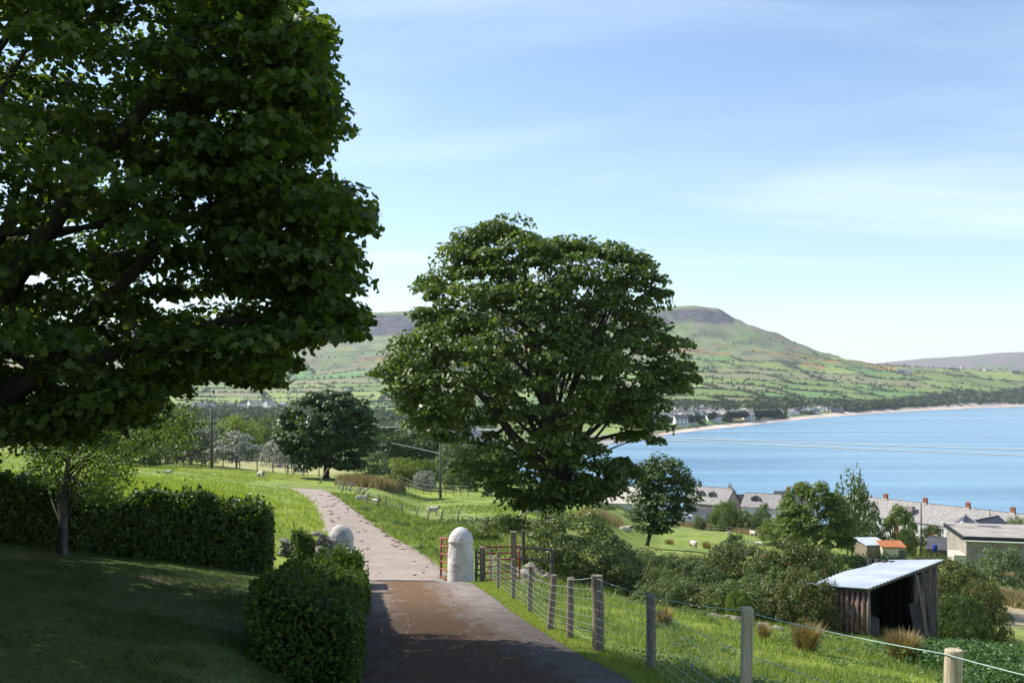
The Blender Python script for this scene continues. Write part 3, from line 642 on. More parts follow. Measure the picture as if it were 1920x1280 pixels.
root, C = tree('sycamore_tree', 'broad round sycamore standing in the field beyond the white gate pillar', 'tree', bc, prof, 640, .98, 135, .245, SPRAY, M['leaf_syc'], 21,
               trunk_r=.62, trunk_top=(2.0, 55, 2.0), nlimb=40, flat=.55, inner=.12, rmin=.66, squeeze=.8, extra=ex, ex_r=.9, spread=.65, vary=(.5, 1.15), drop=dropc)
mb = MB()
for q, r in (([(1040, 965), (1035, 900), (1005, 860), (960, 815), (925, 765), (880, 720), (820, 690)], .46), ([(1040, 930), (1050, 850), (1042, 780), (1020, 690), (985, 600), (950, 500)], .50), ([(1048, 930), (1075, 860), (1085, 800), (1110, 740), (1150, 690), (1210, 640)], .36),
             ([(1085, 830), (1130, 790), (1190, 765), (1260, 745)], .16), ([(1060, 900), (1100, 860), (1160, 835), (1215, 815), (1240, 800)], .07), ([(1005, 865), (930, 835), (880, 830), (840, 820)], .14), ([(1050, 790), (1090, 690), (1130, 600), (1160, 520)], .26), ([(950, 800), (920, 820), (885, 850)], .12)):
    dy = rg.uniform(-1.5, 0); pp = [at(a, b_, Yc + dy * k / len(q)) - bc for k, (a, b_) in enumerate(q)]; mb.tube(pp, [r * (1 - .85 * k / (len(q) - 1)) for k in range(len(q))], 8)
mb.build('bough', M['bark'], root, smooth=True)

# --- dark round tree by the bend of the track
bm_ = on(612, 108); bm_.z = gr(bm_.x, bm_.y)
rows = [(736, 590, 640), (745, 565, 668), (758, 545, 685), (775, 532, 698), (800, 516, 702), (825, 512, 704), (845, 522, 704), (862, 540, 695), (878, 560, 672)]
tree('round_tree', 'dark rounded tree at the bend of the track, left of the big field sycamore', 'tree', bm_, prof_px(rows, 108, k=.95), 300, .85, 105, .33, SPRAY, M['leaf_dark'], 31, trunk_r=.34,
     trunk_top=(bm_.x, bm_.y, bm_.z + 4.5), nlimb=24, inner=.15, rmin=.6, flat=.6)
# --- small leaning tree right of the sycamore
bs = hit(1212, 1022, 60, 140); Ys_ = bs.y; print('small tree', bs)
rows = [(858, 1225, 1262), (870, 1210, 1290), (888, 1195, 1303), (905, 1190, 1308), (930, 1188, 1312), (950, 1180, 1305), (968, 1185, 1285), (985, 1180, 1268), (1000, 1200, 1245)]
tree('small_tree', 'small leaning dark tree growing between the big sycamore and the gabled house', 'tree', bs, prof_px(rows, Ys_, k=.95), 170, .75, 75, .23, SPRAY, M['leaf_dark'], 33, trunk_r=.17,
     trunk_top=at(1235, 930, Ys_), nlimb=26, inner=.2, rmin=.5, flat=.7)
# --- birch on the lawn in front of the long hedge
bb = Vector(on(112, 19.0)); bb.z = gr(bb.x, bb.y)
rows = [(805, 30, 330), (830, 10, 345), (860, 60, 250), (890, 65, 235), (915, 75, 232), (935, 150, 232)]
rgb = np.random.default_rng(44); exb = []
for _ in range(330):
    px = rgb.choice([rgb.uniform(60, 120), rgb.uniform(150, 245), rgb.uniform(150, 245), rgb.uniform(240, 370)]); lo_ = 945 if 150 < px < 240 else (910 if px < 130 else 850)
    exb.append(tuple(at(px, rgb.uniform(770 if px > 240 else 800, lo_), 19 + rgb.uniform(-1.2, 1.2))))
root, _C = tree('birch_tree', 'slender young birch in front of the long clipped hedge', 'tree', bb, prof_px(rows, 19), 70, .26, 30, .062, OVAL, M['leaf_birch'], 45, trunk_r=.075, trunk_top=at(130, 850, 19), nlimb=12,
                flat=1.1, extra=exb, ex_r=.26, spread=.9, bark='bark_grey', up=.9)
mb = MB()
for q, r in (([(112, 1035), (118, 960), (128, 900), (130, 850)], .075), ([(128, 865), (100, 845), (75, 820), (30, 815), (-20, 830)], .042), ([(130, 880), (165, 855), (200, 820), (230, 795), (260, 770)], .045), ([(150, 868), (200, 850), (250, 845), (290, 820), (330, 790)], .025),
             ([(130, 850), (140, 800), (150, 760)], .04), ([(60, 818), (20, 850), (0, 870)], .015)):
    mb.tube([at(a, b_, 19) - bb for a, b_ in q], [r * (1 - .75 * k / (len(q) - 1)) for k in range(len(q))], 7)
mb.build('bough', M['bark'], root, smooth=True)

# ---------------------------------------------------------------- unit crowns shared by the background trees and bushes
def unit_crown(seed, n, per, R, ls, tmpl, flat, prof, stems=7):
    rng = np.random.default_rng(seed); C, q = crown_clumps(prof, n, rng, .2, .55); Rs = R * (.6 + .8 * rng.random(n))
    P, d, _ = clump_points(C, Rs, per, rng, flat, .4); P[:, 2] = np.maximum(P[:, 2], .02)
    V, Fc = leaves(P, d * .8 + np.array([0, 0, .6]) + rng.normal(size=P.shape) * .55, ls * (.6 + .8 * rng.random(len(P))), tmpl, rng)
    mb = MB(); tz = .45
    limbs(mb, (0, 0, -.04), tz, [Vector(C[i]) for i in range(stems)], .035, rng, n=5, wob=.01, trunk_top=(0, 0, tz)); return V, Fc, mb
PR_TREE = [(.22, 0, 0, .55), (.35, 0, 0, .85), (.55, 0, 0, 1), (.75, 0, 0, .85), (.92, 0, 0, .45), (1, 0, 0, .2)]
PR_BUSH = [(.03, 0, 0, .8), (.2, 0, 0, .95), (.5, 0, 0, .95), (.75, 0, 0, .75), (.92, 0, 0, .4)]
PR_TALL = [(.10, 0, 0, .5), (.35, 0, 0, .9), (.6, 0, 0, .9), (.8, 0, 0, .65), (1, 0, 0, .2)]
UC = {'tree': [unit_crown(60 + k, 80, 80, .25, .078, OVAL, .55, PR_TREE) for k in range(2)],
      'bush': [unit_crown(70 + k, 90, 85, .25, .074, OVAL, .7, PR_BUSH) for k in range(2)],
      'tall': [unit_crown(80 + k, 55, 60, .25, .07, SPRAY, 1.0, PR_TALL) for k in range(1)],
      'hedge': [unit_crown(90 + k, 150, 105, .19, .048, OVAL, .7, PR_BUSH, 14) for k in range(2)]}
_uc = {}
def plant(name, label, cat, loc, r, h, kind, lm, var=0, group=None, rz=0.0, ry=None):
    key = (kind, var % len(UC[kind]), lm)
    if key not in _uc:
        V, Fc, mb = UC[kind][key[1]]
        _uc[key] = (npmesh(kind + '_' + lm, V, Fc, M[lm]), mb.mesh(kind + '_stem', M['bark'], True))
    root = empty(name, loc, rz, label, cat, group)
    sc = (r, ry or r, h); o = link('crown', _uc[key][0], root, scale=sc); o['kind'] = 'stuff'
    link('trunk' if kind in ('tree', 'tall') else 'stem', _uc[key][1], root, scale=sc); return root
rp = random.Random(4)
def plant_px(name, label, cat, px, Y, wpx, top_py, kind, lm, group=None, sink=.0, ry=None):
    p = on(px, Y); z1 = -(top_py - HY) / F * Y; h = max(z1 - p.z, .4) + sink; p.z -= sink
    return plant(name, label, cat, p, wpx / 2 / F * Y * 1.06, h, kind, lm, rp.randrange(9), group, rp.uniform(0, 6.28))

# hawthorns, trees and shrubs beyond the left field and the track
L = [
 ('hawthorn_tree', 'dark hawthorn speckled white with blossom, left of the wooden pole', 'tree', 358, 128, 105, 803, 'bush', 'leaf_blossom2', None),
 ('hawthorn_tree', 'pale blossoming hawthorn right of the wooden pole', 'tree', 443, 126, 92, 817, 'tree', 'leaf_blossom', None),
 ('hawthorn_tree', 'white flowering hawthorn half hidden behind the dark round tree', 'tree', 525, 150, 70, 825, 'bush', 'leaf_blossom', None),
 ('willow_tree', 'yellow green willow behind the two blossoming hawthorns', 'tree', 455, 175, 80, 783, 'bush', 'leaf_yellow', None),
 ('tree', 'brownish green tree between the willow and the dark round tree', 'tree', 498, 190, 60, 800, 'bush', 'leaf_mid', None),
 ('shrub', 'rounded grey green shrub right of the dark round tree', 'shrub', 695, 128, 68, 848, 'bush', 'leaf_grey', None),
 ('shrub', 'bright yellow green shrub in the middle of the far meadow', 'shrub', 757, 132, 66, 860, 'bush', 'leaf_yellow', None),
 ('shrub', 'yellow green shrub with a duller crown beside the brightest one', 'shrub', 795, 136, 56, 862, 'bush', 'leaf_bright', None),
 ('hawthorn_bush', 'small white blossoming bush left of the metal pole', 'shrub', 796, 128, 40, 884, 'bush', 'leaf_blossom', None),
 ('tree', 'dark leafy tree behind the grey green shrub', 'tree', 722, 168, 110, 803, 'tree', 'leaf_dark', None),
 ('tree', 'dark spreading tree behind the yellow green shrubs', 'tree', 790, 172, 100, 812, 'tree', 'leaf_dark', None),
 ('tree', 'olive tree just right of the metal pole', 'tree', 858, 150, 80, 826, 'bush', 'leaf_grey', None),
 ('shrub', 'dark low shrub at the foot of the olive tree', 'shrub', 862, 132, 60, 862, 'bush', 'leaf_mid', None),
 ('tree', 'lime green small tree left of the big sycamore', 'tree', 922, 140, 38, 856, 'bush', 'leaf_yellow', None),
 ('tree', 'bright green tree just above the lime green one', 'tree', 942, 190, 50, 838, 'bush', 'leaf_bright', None),
 ('tree', 'mottled green tree under the overhanging sycamore, left of the speckled hawthorn', 'tree', 300, 118, 110, 760, 'tall', 'leaf_mid', None),
 ('tree', 'bright green tree behind the birch at the edge of the field', 'tree', 225, 125, 110, 780, 'tree', 'leaf_bright', None),
 ('tree', 'brownish bushy tree behind the birch bough', 'tree', 262, 110, 70, 818, 'bush', 'leaf_bush', None),
 ('tree', 'dull green tree left of the birch trunk in the far hedge', 'tree', 120, 130, 120, 795, 'bush', 'leaf_mid', None),
 ('tree', 'yellowish tree glimpsed under the bough at the left edge', 'tree', 30, 118, 120, 735, 'tree', 'leaf_yellow', None),
 ('tree', 'grey green tree behind the yellowish one at the left edge', 'tree', 95, 170, 110, 765, 'tree', 'leaf_grey', None),
]
for t in L: plant_px(*t[:9], group=t[9])
# scrub and trees scattered over the valley floor behind them
k = 0
for i in range(150):
    Y = math.exp(rp.uniform(math.log(175), math.log(430))); px = rp.uniform(-60, 930); X = (px - 960) / F * Y
    if 380 < px < 640 and Y < 190: continue
    if px > 600 and Y < 165: continue
    h = rp.uniform(3, 7.5); plant('tree', 'one of the scattered trees of the valley floor beyond the fields', 'tree', Vector((X, Y, gr(X, Y))), rp.uniform(2.5, 5.5), h, rp.choice(['bush', 'tree', 'bush']),
        rp.choice(['leaf_mid', 'leaf_dark', 'leaf_grey', 'leaf_mid', 'leaf_bush', 'leaf_bright', 'leaf_yellow']), rp.randrange(3), 'scattered trees of the valley floor', rp.uniform(0, 6))

# hedgerow of fuchsia and thorn below the roadside fence
L = [
 ('large grey green bush behind the red field gate, nearest the sycamore trunk', 1078, 38, 190, 957, 'leaf_bush'), ('brownish bush just right of the large grey green one', 1195, 39, 135, 1030, 'leaf_bush'),
 ('low dark bush at the stones, below the brownish bush', 1150, 36.5, 110, 1045, 'leaf_bush'),
 ('bushy thorn in the middle of the hedgerow, below the small leaning tree', 1285, 40, 150, 1040, 'leaf_bush'), ('dense bush below the three sheep', 1390, 40, 160, 1018, 'leaf_bush2'),
 ('green leafy bush in front of the middle of the hedgerow', 1330, 34.5, 120, 1065, 'leaf_dark'), ('russet topped bush at the left corner of the shed roof', 1492, 37, 160, 1012, 'leaf_bush2'),
 ('bush pressed against the log wall of the shed', 1480, 31, 120, 1062, 'leaf_bush'), ('dark bush in front of the hedgerow, left of the shed', 1420, 33.5, 110, 1075, 'leaf_dark'), ('green bush behind the shed roof, left part', 1585, 46, 120, 1035, 'leaf_bush'),
 ('olive bush behind the shed roof, right part', 1660, 47, 120, 1036, 'leaf_bush'), ('reddish bush behind the right corner of the shed roof', 1745, 44, 130, 1035, 'leaf_bush2'),
 ('red flecked bush right of the shed', 1800, 38, 130, 1052, 'leaf_bush2'), ('drooping dark bush at the right end of the hedgerow', 1845, 36, 90, 1085, 'leaf_bush2'),
 ('dark bush under the right end of the shed', 1800, 33, 90, 1110, 'leaf_dark'), ('low bush between the russet bush and the dense bush', 1440, 37, 100, 1040, 'leaf_bush'), ('thorn bush with pale twigs at the foot of the hedgerow', 1240, 36, 110, 1062, 'leaf_bush'),
]
L += [('dark leafy bush at the front of the hedgerow, nearest the thin wire fence', 1265, 30.5, 150, 1085, 'leaf_bush'), ('shaded bush in front of the russet one, left of the log wall', 1400, 29.0, 170, 1085, 'leaf_bush'), ('low thorn overhanging the tumbled stones', 1335, 30, 120, 1095, 'leaf_bush2'),
      ('leafy bush leaning on the front left corner of the shed', 1510, 27.6, 120, 1068, 'leaf_bush2'), ('bright green sapling bush in front of the dense bush', 1385, 27.5, 50, 1105, 'leaf_bright'), ('bush filling the hedgerow just left of the russet bush', 1530, 39, 120, 1022, 'leaf_bush')]
for lab, px, Y, w, top, lm in L: plant_px('hedgerow_bush', lab, 'bush', px, Y, w, top, 'hedge', lm, 'bushes of the hedgerow below the fence', sink=.15)

# trees and shrubs round the houses
bt = on(1528, 108); rows = [(908, 1500, 1540), (925, 1482, 1562), (950, 1466, 1582), (980, 1456, 1596), (1005, 1462, 1600), (1025, 1480, 1592)]
tree('tree', 'bright leafy tree in front of the terrace roof, right of the white house', 'tree', bt, prof_px(rows, 108, k=.95), 190, .8, 110, .26, SPRAY, M['leaf_bright'], 58, trunk_r=.25,
     trunk_top=(bt.x, bt.y, bt.z + 3.5), nlimb=20, inner=.15, rmin=.6, flat=.75)
L = [
 ('tree', 'taller airy tree directly behind the bright leafy one', 'tree', 1598, 135, 86, 903, 'tall', 'leaf_mid'),
 ('tree', 'small bright tree in front of the terrace, left of the tall pole', 'tree', 1688, 150, 54, 955, 'tree', 'leaf_bright'), ('shrub', 'dense green shrub right of the tall pole', 'shrub', 1745, 145, 44, 985, 'bush', 'leaf_mid'),
 ('shrub', 'green shrub at the foot of the small bright tree', 'shrub', 1700, 142, 36, 990, 'bush', 'leaf_mid'),
 ('tree', 'rounded green tree in front of the gabled house', 'tree', 1358, 200, 52, 940, 'bush', 'leaf_bright'), ('shrub', 'light green shrub right of the rounded tree by the gabled house', 'shrub', 1391, 198, 34, 955, 'bush', 'leaf_bright'),
 ('shrub', 'darker shrub in the middle of the garden hedge', 'shrub', 1422, 196, 36, 962, 'bush', 'leaf_mid'), ('shrub', 'spreading shrub at the left foot of the bright leafy tree', 'shrub', 1455, 150, 60, 975, 'bush', 'leaf_bright'),
 ('shrub', 'small thorn in front of the white house', 'shrub', 1430, 205, 30, 945, 'bush', 'leaf_grey'), ('shrub', 'dark shrub on the field edge in the middle of the sheep', 'shrub', 1378, 70, 46, 1002, 'bush', 'leaf_dark'),
 ('shrub', 'low brown bush beside the white car', 'shrub', 1312, 200, 26, 968, 'bush', 'leaf_bush'), ('willow_shrub', 'silvery willow shrub in front of the grey flat roofed building', 'shrub', 1880, 72, 92, 1028, 'bush', 'leaf_grey'),
 ('shrub', 'low green shrub beside the white gabled extension', 'shrub', 1792, 145, 26, 1004, 'bush', 'leaf_bright'), ('tree', 'dark tree in the shade behind the bright leafy tree', 'tree', 1625, 150, 70, 965, 'bush', 'leaf_dark'),
 ('shrub', 'bright shrub on top of the bank behind the flat roof', 'shrub', 1905, 190, 40, 972, 'bush', 'leaf_bright'),
 ('shrub', 'pale green shrub by the left roof, behind the sycamore trunk', 'shrub', 1085, 150, 70, 945, 'bush', 'leaf_grey'), ('shrub', 'green shrub under the left roof', 'shrub', 1130, 160, 50, 945, 'bush', 'leaf_mid'),
]
for t in L: plant_px(*t)

# ---------------------------------------------------------------- clipped hedges
def hedge(name, label, path, w, hfun, n, ls, tmpl, lm, seed, rough=.08, round_=.3):
    """path: ground points of the centre line; leaves cover a solid inside"""
    rng = np.random.default_rng(seed); path = np.array(path, float); seg = np.linalg.norm(np.diff(path[:, :2], axis=0), axis=1); s = np.concatenate([[0], np.cumsum(seg)]); Lg = s[-1]
    def frame(t):
        x = np.interp(t, s, path[:, 0]); y = np.interp(t, s, path[:, 1]); e = .05
        dx = np.interp(np.clip(t + e, 0, Lg), s, path[:, 0]) - np.interp(np.clip(t - e, 0, Lg), s, path[:, 0]); dy = np.interp(np.clip(t + e, 0, Lg), s, path[:, 1]) - np.interp(np.clip(t - e, 0, Lg), s, path[:, 1])
        q = np.sqrt(dx * dx + dy * dy) + 1e-9; return x, y, dx / q, dy / q
    p0 = Vector((path[0, 0], path[0, 1], gr(path[0, 0], path[0, 1]))); root = empty(name, p0, 0, label, 'hedge')
    hm = float(np.mean([hfun(t) for t in np.linspace(0, Lg, 9)])); A = [Lg * w, Lg * hm, Lg * hm, w * hm, w * hm]; A = np.array(A) / sum(A)
    k = rng.choice(5, n, p=A); t = rng.random(n) * Lg; a = rng.uniform(-.5, .5, n) * w; hh = np.array([hfun(q) for q in np.linspace(0, Lg, 60)]); ht = np.interp(t, np.linspace(0, Lg, 60), hh)
    z = rng.random(n) * ht; nl = np.zeros((n, 3)); out = rng.random(n) ** 2 * -.16 + rng.normal(size=n) * .02
    z = np.where(k == 0, ht + out, z); nl[k == 0] = (0, 0, 1)
    a = np.where(k == 1, -.5 * w - out, np.where(k == 2, .5 * w + out, a)); nl[k == 1] = (0, -1, 0); nl[k == 2] = (0, 1, 0)
    t = np.where(k == 3, -out, np.where(k == 4, Lg + out, t)); nl[k == 3] = (-1, 0, 0); nl[k == 4] = (1, 0, 0)
    x, y, dx, dy = frame(np.clip(t, 0, Lg)); ov = t - np.clip(t, 0, Lg)
    bmp = rough * (fbm(t * 2.6, z * 2.6 + a * 2.6, seed, 3) - .5) * 3.0
    # rounded shoulders
    sh = np.maximum(z / ht - (1 - round_ / np.maximum(ht, .1)), 0) / (round_ / np.maximum(ht, .1)); a = a * (1 - .22 * sh * sh); aw = np.abs(a) / (.5 * w); z = z - np.where(k == 0, round_ * np.maximum(aw - .6, 0) ** 2 * 3, 0)
    en = np.minimum(t, Lg - t); z = z - np.where(k == 0, .5 * round_ * np.maximum(1 - en / .35, 0) ** 2, 0)
    X = x - dy * a + dx * ov; Y = y + dx * a + dy * ov
    wn_ = np.stack([nl[:, 0] * dx - nl[:, 1] * dy, nl[:, 0] * dy + nl[:, 1] * dx, nl[:, 2]], -1)
    Zg = H(X, Y); P = np.stack([X, Y, Zg + z], -1) + wn_ * bmp[:, None]
    # stray shoots standing out of the clipped face
    ns = n // 190; js = rng.choice(np.nonzero(k == 0)[0], ns); kk = 9; L_s = rng.uniform(.05, .20, ns); tilt = rng.normal(size=(ns, 3)) * .35 + [0, 0, 1]
    for q in range(kk): P = np.concatenate([P, P[js] + tilt * (L_s * (q + 1) / kk)[:, None] + rng.normal(size=(ns, 3)) * .012]); wn_ = np.concatenate([wn_, rng.normal(size=(ns, 3))])
    n = len(P)
    V, Fc = leaves(P, wn_ * 1.0 + np.array([0, 0, .35]) + rng.normal(size=P.shape) * .55, ls * (.6 + .8 * rng.random(n)), tmpl, rng)
    o = link('foliage', npmesh(name + '_foliage', V - np.array(p0), Fc, M[lm]), root); o['kind'] = 'stuff'
    # added dark solid in place of the twiggy inside, to block light
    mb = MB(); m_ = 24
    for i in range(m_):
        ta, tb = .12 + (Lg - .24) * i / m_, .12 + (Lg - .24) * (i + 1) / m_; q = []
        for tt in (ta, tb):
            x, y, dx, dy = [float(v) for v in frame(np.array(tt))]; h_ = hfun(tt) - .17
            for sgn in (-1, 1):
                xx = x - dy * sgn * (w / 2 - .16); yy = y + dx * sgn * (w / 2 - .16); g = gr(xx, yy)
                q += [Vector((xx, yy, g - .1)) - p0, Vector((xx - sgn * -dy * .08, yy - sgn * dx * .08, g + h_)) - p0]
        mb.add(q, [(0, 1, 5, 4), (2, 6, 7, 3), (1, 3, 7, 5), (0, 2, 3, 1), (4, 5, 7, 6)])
    mb.build('added_dark_core', M['added_dark_core'], root); return root
def P2(px, Y): return ((px - 960) / F * Y, Y)
hedge('long_hedge', 'long tall clipped hedge along the far side of the lawn', [P2(-260, 19.6), P2(0, 20.3), P2(260, 21.2), P2(505, 21.8)], 1.35,
      lambda t: 1.36 + .10 * sin(t * 2.1) * (t < 5.2) + .05 * sin(t * 5) + (.12 if t > 5.6 else -.04), 50000, .092, OVAL, 'leaf_privet', 3, rough=.12)
hedge('box_hedge', 'low clipped hedge running along the left edge of the drive towards the camera', [(-2.50, 11.5), (-3.0, 15), (-3.5, 18.5), (-3.80, 21), (-4.30, 24.6)], 1.26,
      lambda t: 1.02 - .44 * max(0, min(1, (t - 4) / 8)) + .03 * sin(t * 1.7), 54000, .072, OVAL, 'leaf_box', 4, rough=.07)
hedge('box_hedge', 'short sunlit end block of hedge in front of the left gate pillar', [P2(652, 25.4), P2(652, 27.2)], .78, lambda t: .98, 9000, .07, OVAL, 'leaf_privet', 6, rough=.03)
hedge('box_hedge', 'small square clipped bush between the long hedge and the stone wall', [P2(552, 25.8), P2(584, 26.0)], .70, lambda t: .84, 9000, .07, OVAL, 'leaf_privet', 7, rough=.04)
# ---------------------------------------------------------------- drive and track
def road_mat(name, c1, c2, moss=None, dirt=None):
    m, nt, out = newmat(name); tc = N(nt, 'ShaderNodeTexCoord').outputs['Object']; uv = N(nt, 'ShaderNodeAttribute', attribute_name='Col').outputs['Color']
    n1 = N(nt, 'ShaderNodeTexNoise', {'Vector': tc, 'Scale': 1.3, 'Detail': 8, 'Roughness': .7}); col = ramp(nt, n1.outputs[0], [(.35, c1), (.68, c2)])
    n2 = N(nt, 'ShaderNodeTexNoise', {'Vector': tc, 'Scale': 34, 'Detail': 6, 'Roughness': .75}); g = ramp(nt, n2.outputs[0], [(.32, (.55, .55, .55)), (.7, (1.35, 1.35, 1.35))])
    col = N(nt, 'ShaderNodeMixRGB', {0: .8, 1: col, 2: g}, blend_type='MULTIPLY').outputs[0]
    sep = N(nt, 'ShaderNodeSeparateXYZ', {0: uv})
    if moss:
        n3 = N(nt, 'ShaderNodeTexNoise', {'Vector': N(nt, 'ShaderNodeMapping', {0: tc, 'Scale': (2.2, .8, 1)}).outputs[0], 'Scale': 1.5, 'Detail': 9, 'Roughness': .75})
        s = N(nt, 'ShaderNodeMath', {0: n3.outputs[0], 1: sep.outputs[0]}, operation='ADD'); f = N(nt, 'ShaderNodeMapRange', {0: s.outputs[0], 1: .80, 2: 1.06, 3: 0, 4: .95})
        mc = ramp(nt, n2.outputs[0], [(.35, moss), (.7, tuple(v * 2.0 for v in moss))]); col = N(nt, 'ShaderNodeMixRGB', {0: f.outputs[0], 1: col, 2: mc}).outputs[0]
    if moss: col = N(nt, 'ShaderNodeMixRGB', {0: 1.0, 1: col, 2: N(nt, 'ShaderNodeMapRange', {0: sep.outputs[2], 1: 0, 2: 1, 3: .42, 4: 1.75}).outputs[0]}, blend_type='MULTIPLY').outputs[0]  # blue channel: tree shade and sunlight painted into the drive colour
    if dirt:
        n4 = N(nt, 'ShaderNodeTexNoise', {'Vector': tc, 'Scale': 3.2, 'Detail': 6, 'Roughness': .8}); s = N(nt, 'ShaderNodeMath', {0: n4.outputs[0], 1: sep.outputs[1]}, operation='ADD')
        f = N(nt, 'ShaderNodeMapRange', {0: s.outputs[0], 1: .66, 2: .80, 3: 0, 4: .8}); col = N(nt, 'ShaderNodeMixRGB', {0: f.outputs[0], 1: col, 2: (*dirt, 1)}).outputs[0]
    b = N(nt, 'ShaderNodeBsdfPrincipled', {'Base Color': col, 'Roughness': .92, 'Specular IOR Level': .15}); bp = N(nt, 'ShaderNodeBump', {'Height': n2.outputs[0], 'Strength': .8, 'Distance': .02})
    nt.links.new(bp.outputs[0], b.inputs['Normal']); nt.links.new(b.outputs[0], out.inputs[0]); return m
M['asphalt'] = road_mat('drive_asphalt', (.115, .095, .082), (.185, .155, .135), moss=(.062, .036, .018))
M['track'] = road_mat('track_concrete', (.31, .25, .205), (.41, .34, .285), dirt=(.17, .12, .075))
M['kerbstone'] = mat('concrete_strip', (.24, .215, .20), (.36, .33, .31), 3, .9, .01, 20)
def ribbon(name, Ys, L, R, m, lift, colfn=None, nx=14, wob=0.0, seed=0):
    t = np.linspace(0, 1, nx); Ys = np.asarray(Ys, float); a = L + wob * (fbm(Ys * 1.3, 0 * Ys, seed) - .5) * 2; b = R + wob * (fbm(Ys * 1.3, 9 + 0 * Ys, seed + 5) - .5) * 2
    X = a[:, None] + (b - a)[:, None] * t[None]; Y = np.repeat(Ys[:, None], nx, 1); Z = H(X, Y) + lift - .05 * ((t < .01) | (t > .99))[None]
    V = np.stack([X, Y, Z], -1).reshape(-1, 3); i = np.arange(len(Ys) - 1)[:, None] * nx + np.arange(nx - 1)[None]
    c = np.zeros((len(Ys), nx, 3)); 
    if colfn: c = colfn(X, Y, np.repeat(t[None], len(Ys), 0))
    o = link(name, npmesh(name, V, np.stack([i, i + 1, i + nx + 1, i + nx], -1).reshape(-1, 4), m, True, c.reshape(-1, 3))); o['kind'] = 'structure'; return o
yd = np.arange(-14, 31.21, .3)
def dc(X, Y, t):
    c = np.zeros(X.shape + (3,)); c[..., 2] = sstep(17, 25, Y) * .8 + .2; c[..., 0] = .12 * (1 - sstep(14, 22, Y)) + .30 + .32 * np.exp(-((t - .45) / .22) ** 2) - .25 * sstep(.72, .9, t) + .04 * (fbm(X / 2, Y / 4, 81) - .5); return c  # shaded stretch painted darker with more moss, sunlit stretch painted lighter
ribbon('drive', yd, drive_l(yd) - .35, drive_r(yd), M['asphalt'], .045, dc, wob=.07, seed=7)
ribbon('concrete_strip', np.arange(31.0, 32.3, .25), np.full(6, -4.9), np.full(6, -2.0), M['kerbstone'], .075, nx=6)
tr = [(1072, 650, 838), (1040, 632, 796), (1000, 608, 735), (970, 600, 690), (950, 592, 661), (935, 578, 641), (924, 560, 622), (916, 520, 604)]
TY = []; TL = []; TR = []
for py, a, b in tr:
    y = hit((a + b) / 2, py, 25).y; TY.append(y); TL.append((a - 960) / F * y); TR.append((b - 960) / F * y)
print('track', [round(v, 1) for v in TY])
yt = np.arange(31.2, TY[-1], .5)
def track_l(Y): return np.interp(Y, TY, TL)
def track_r(Y): return np.interp(Y, TY, TR)
def tcf(X, Y, t):
    c = np.zeros(X.shape + (3,)); c[..., 1] = .02 + .22 * sstep(.75, 1, t) * sstep(34, 40, Y) + .10 * (1 - sstep(0, .2, t)); return c
ribbon('track', yt, track_l(yt), track_r(yt), M['track'], .06, tcf, wob=.25, seed=9)

# clods and dung on the track, leaf litter on the drive
def blob(rng, r, flat=.6, sub=1, bump=.25):
    bm = bmesh.new(); bmesh.ops.create_icosphere(bm, subdivisions=sub, radius=1); V = np.array([v.co[:] for v in bm.verts]); Fc = np.array([[v.index for v in f.verts] for f in bm.faces]); bm.free()
    n = 1 + bump * (rng.random(len(V)) * 2 - 1); V = V * n[:, None] * np.array([1, 1, flat]) * r; return V, Fc
rg = np.random.default_rng(17); parts = []
for i in range(120):
    y = rg.uniform(31.6, 74); l, r = float(track_l(y)), float(track_r(y)); x = l + (r - l) * (rg.random() if i % 3 else rg.uniform(.75, 1)); v, f = blob(rg, rg.uniform(.015, .07) * (1 + y / 90), .35); parts.append((v * np.array([rg.uniform(.7, 1.6), 1, 1]) + [x, y, gr(x, y) + .07], f))
V, Fc = merge(parts); o = link('dung', npmesh('dung', V, Fc, mat('dung', (.06, .035, .02), (.11, .07, .045), 9, .95))); o['kind'] = 'stuff'
P = np.stack([rg.uniform(-4.2, 2.2, 4200), rg.uniform(8, 30.5, 4200), np.zeros(4200)], -1); P = P[(P[:, 0] > drive_l(P[:, 1])) & (P[:, 0] < drive_r(P[:, 1]))]; P[:, 2] = H(P[:, 0], P[:, 1]) + .06
V, Fc = leaves(P, np.array([0, 0, 1]) + rg.normal(size=P.shape) * .35, rg.uniform(.012, .045, len(P)), OVAL, rg)
M['litter'] = leafmat('leaf_litter', [(0, (.10, .05, .02)), (.7, (.22, .13, .06)), (1, (.40, .34, .26))], .1); o = link('leaf_litter', npmesh('leaf_litter', V, Fc, M['litter'])); o['kind'] = 'stuff'

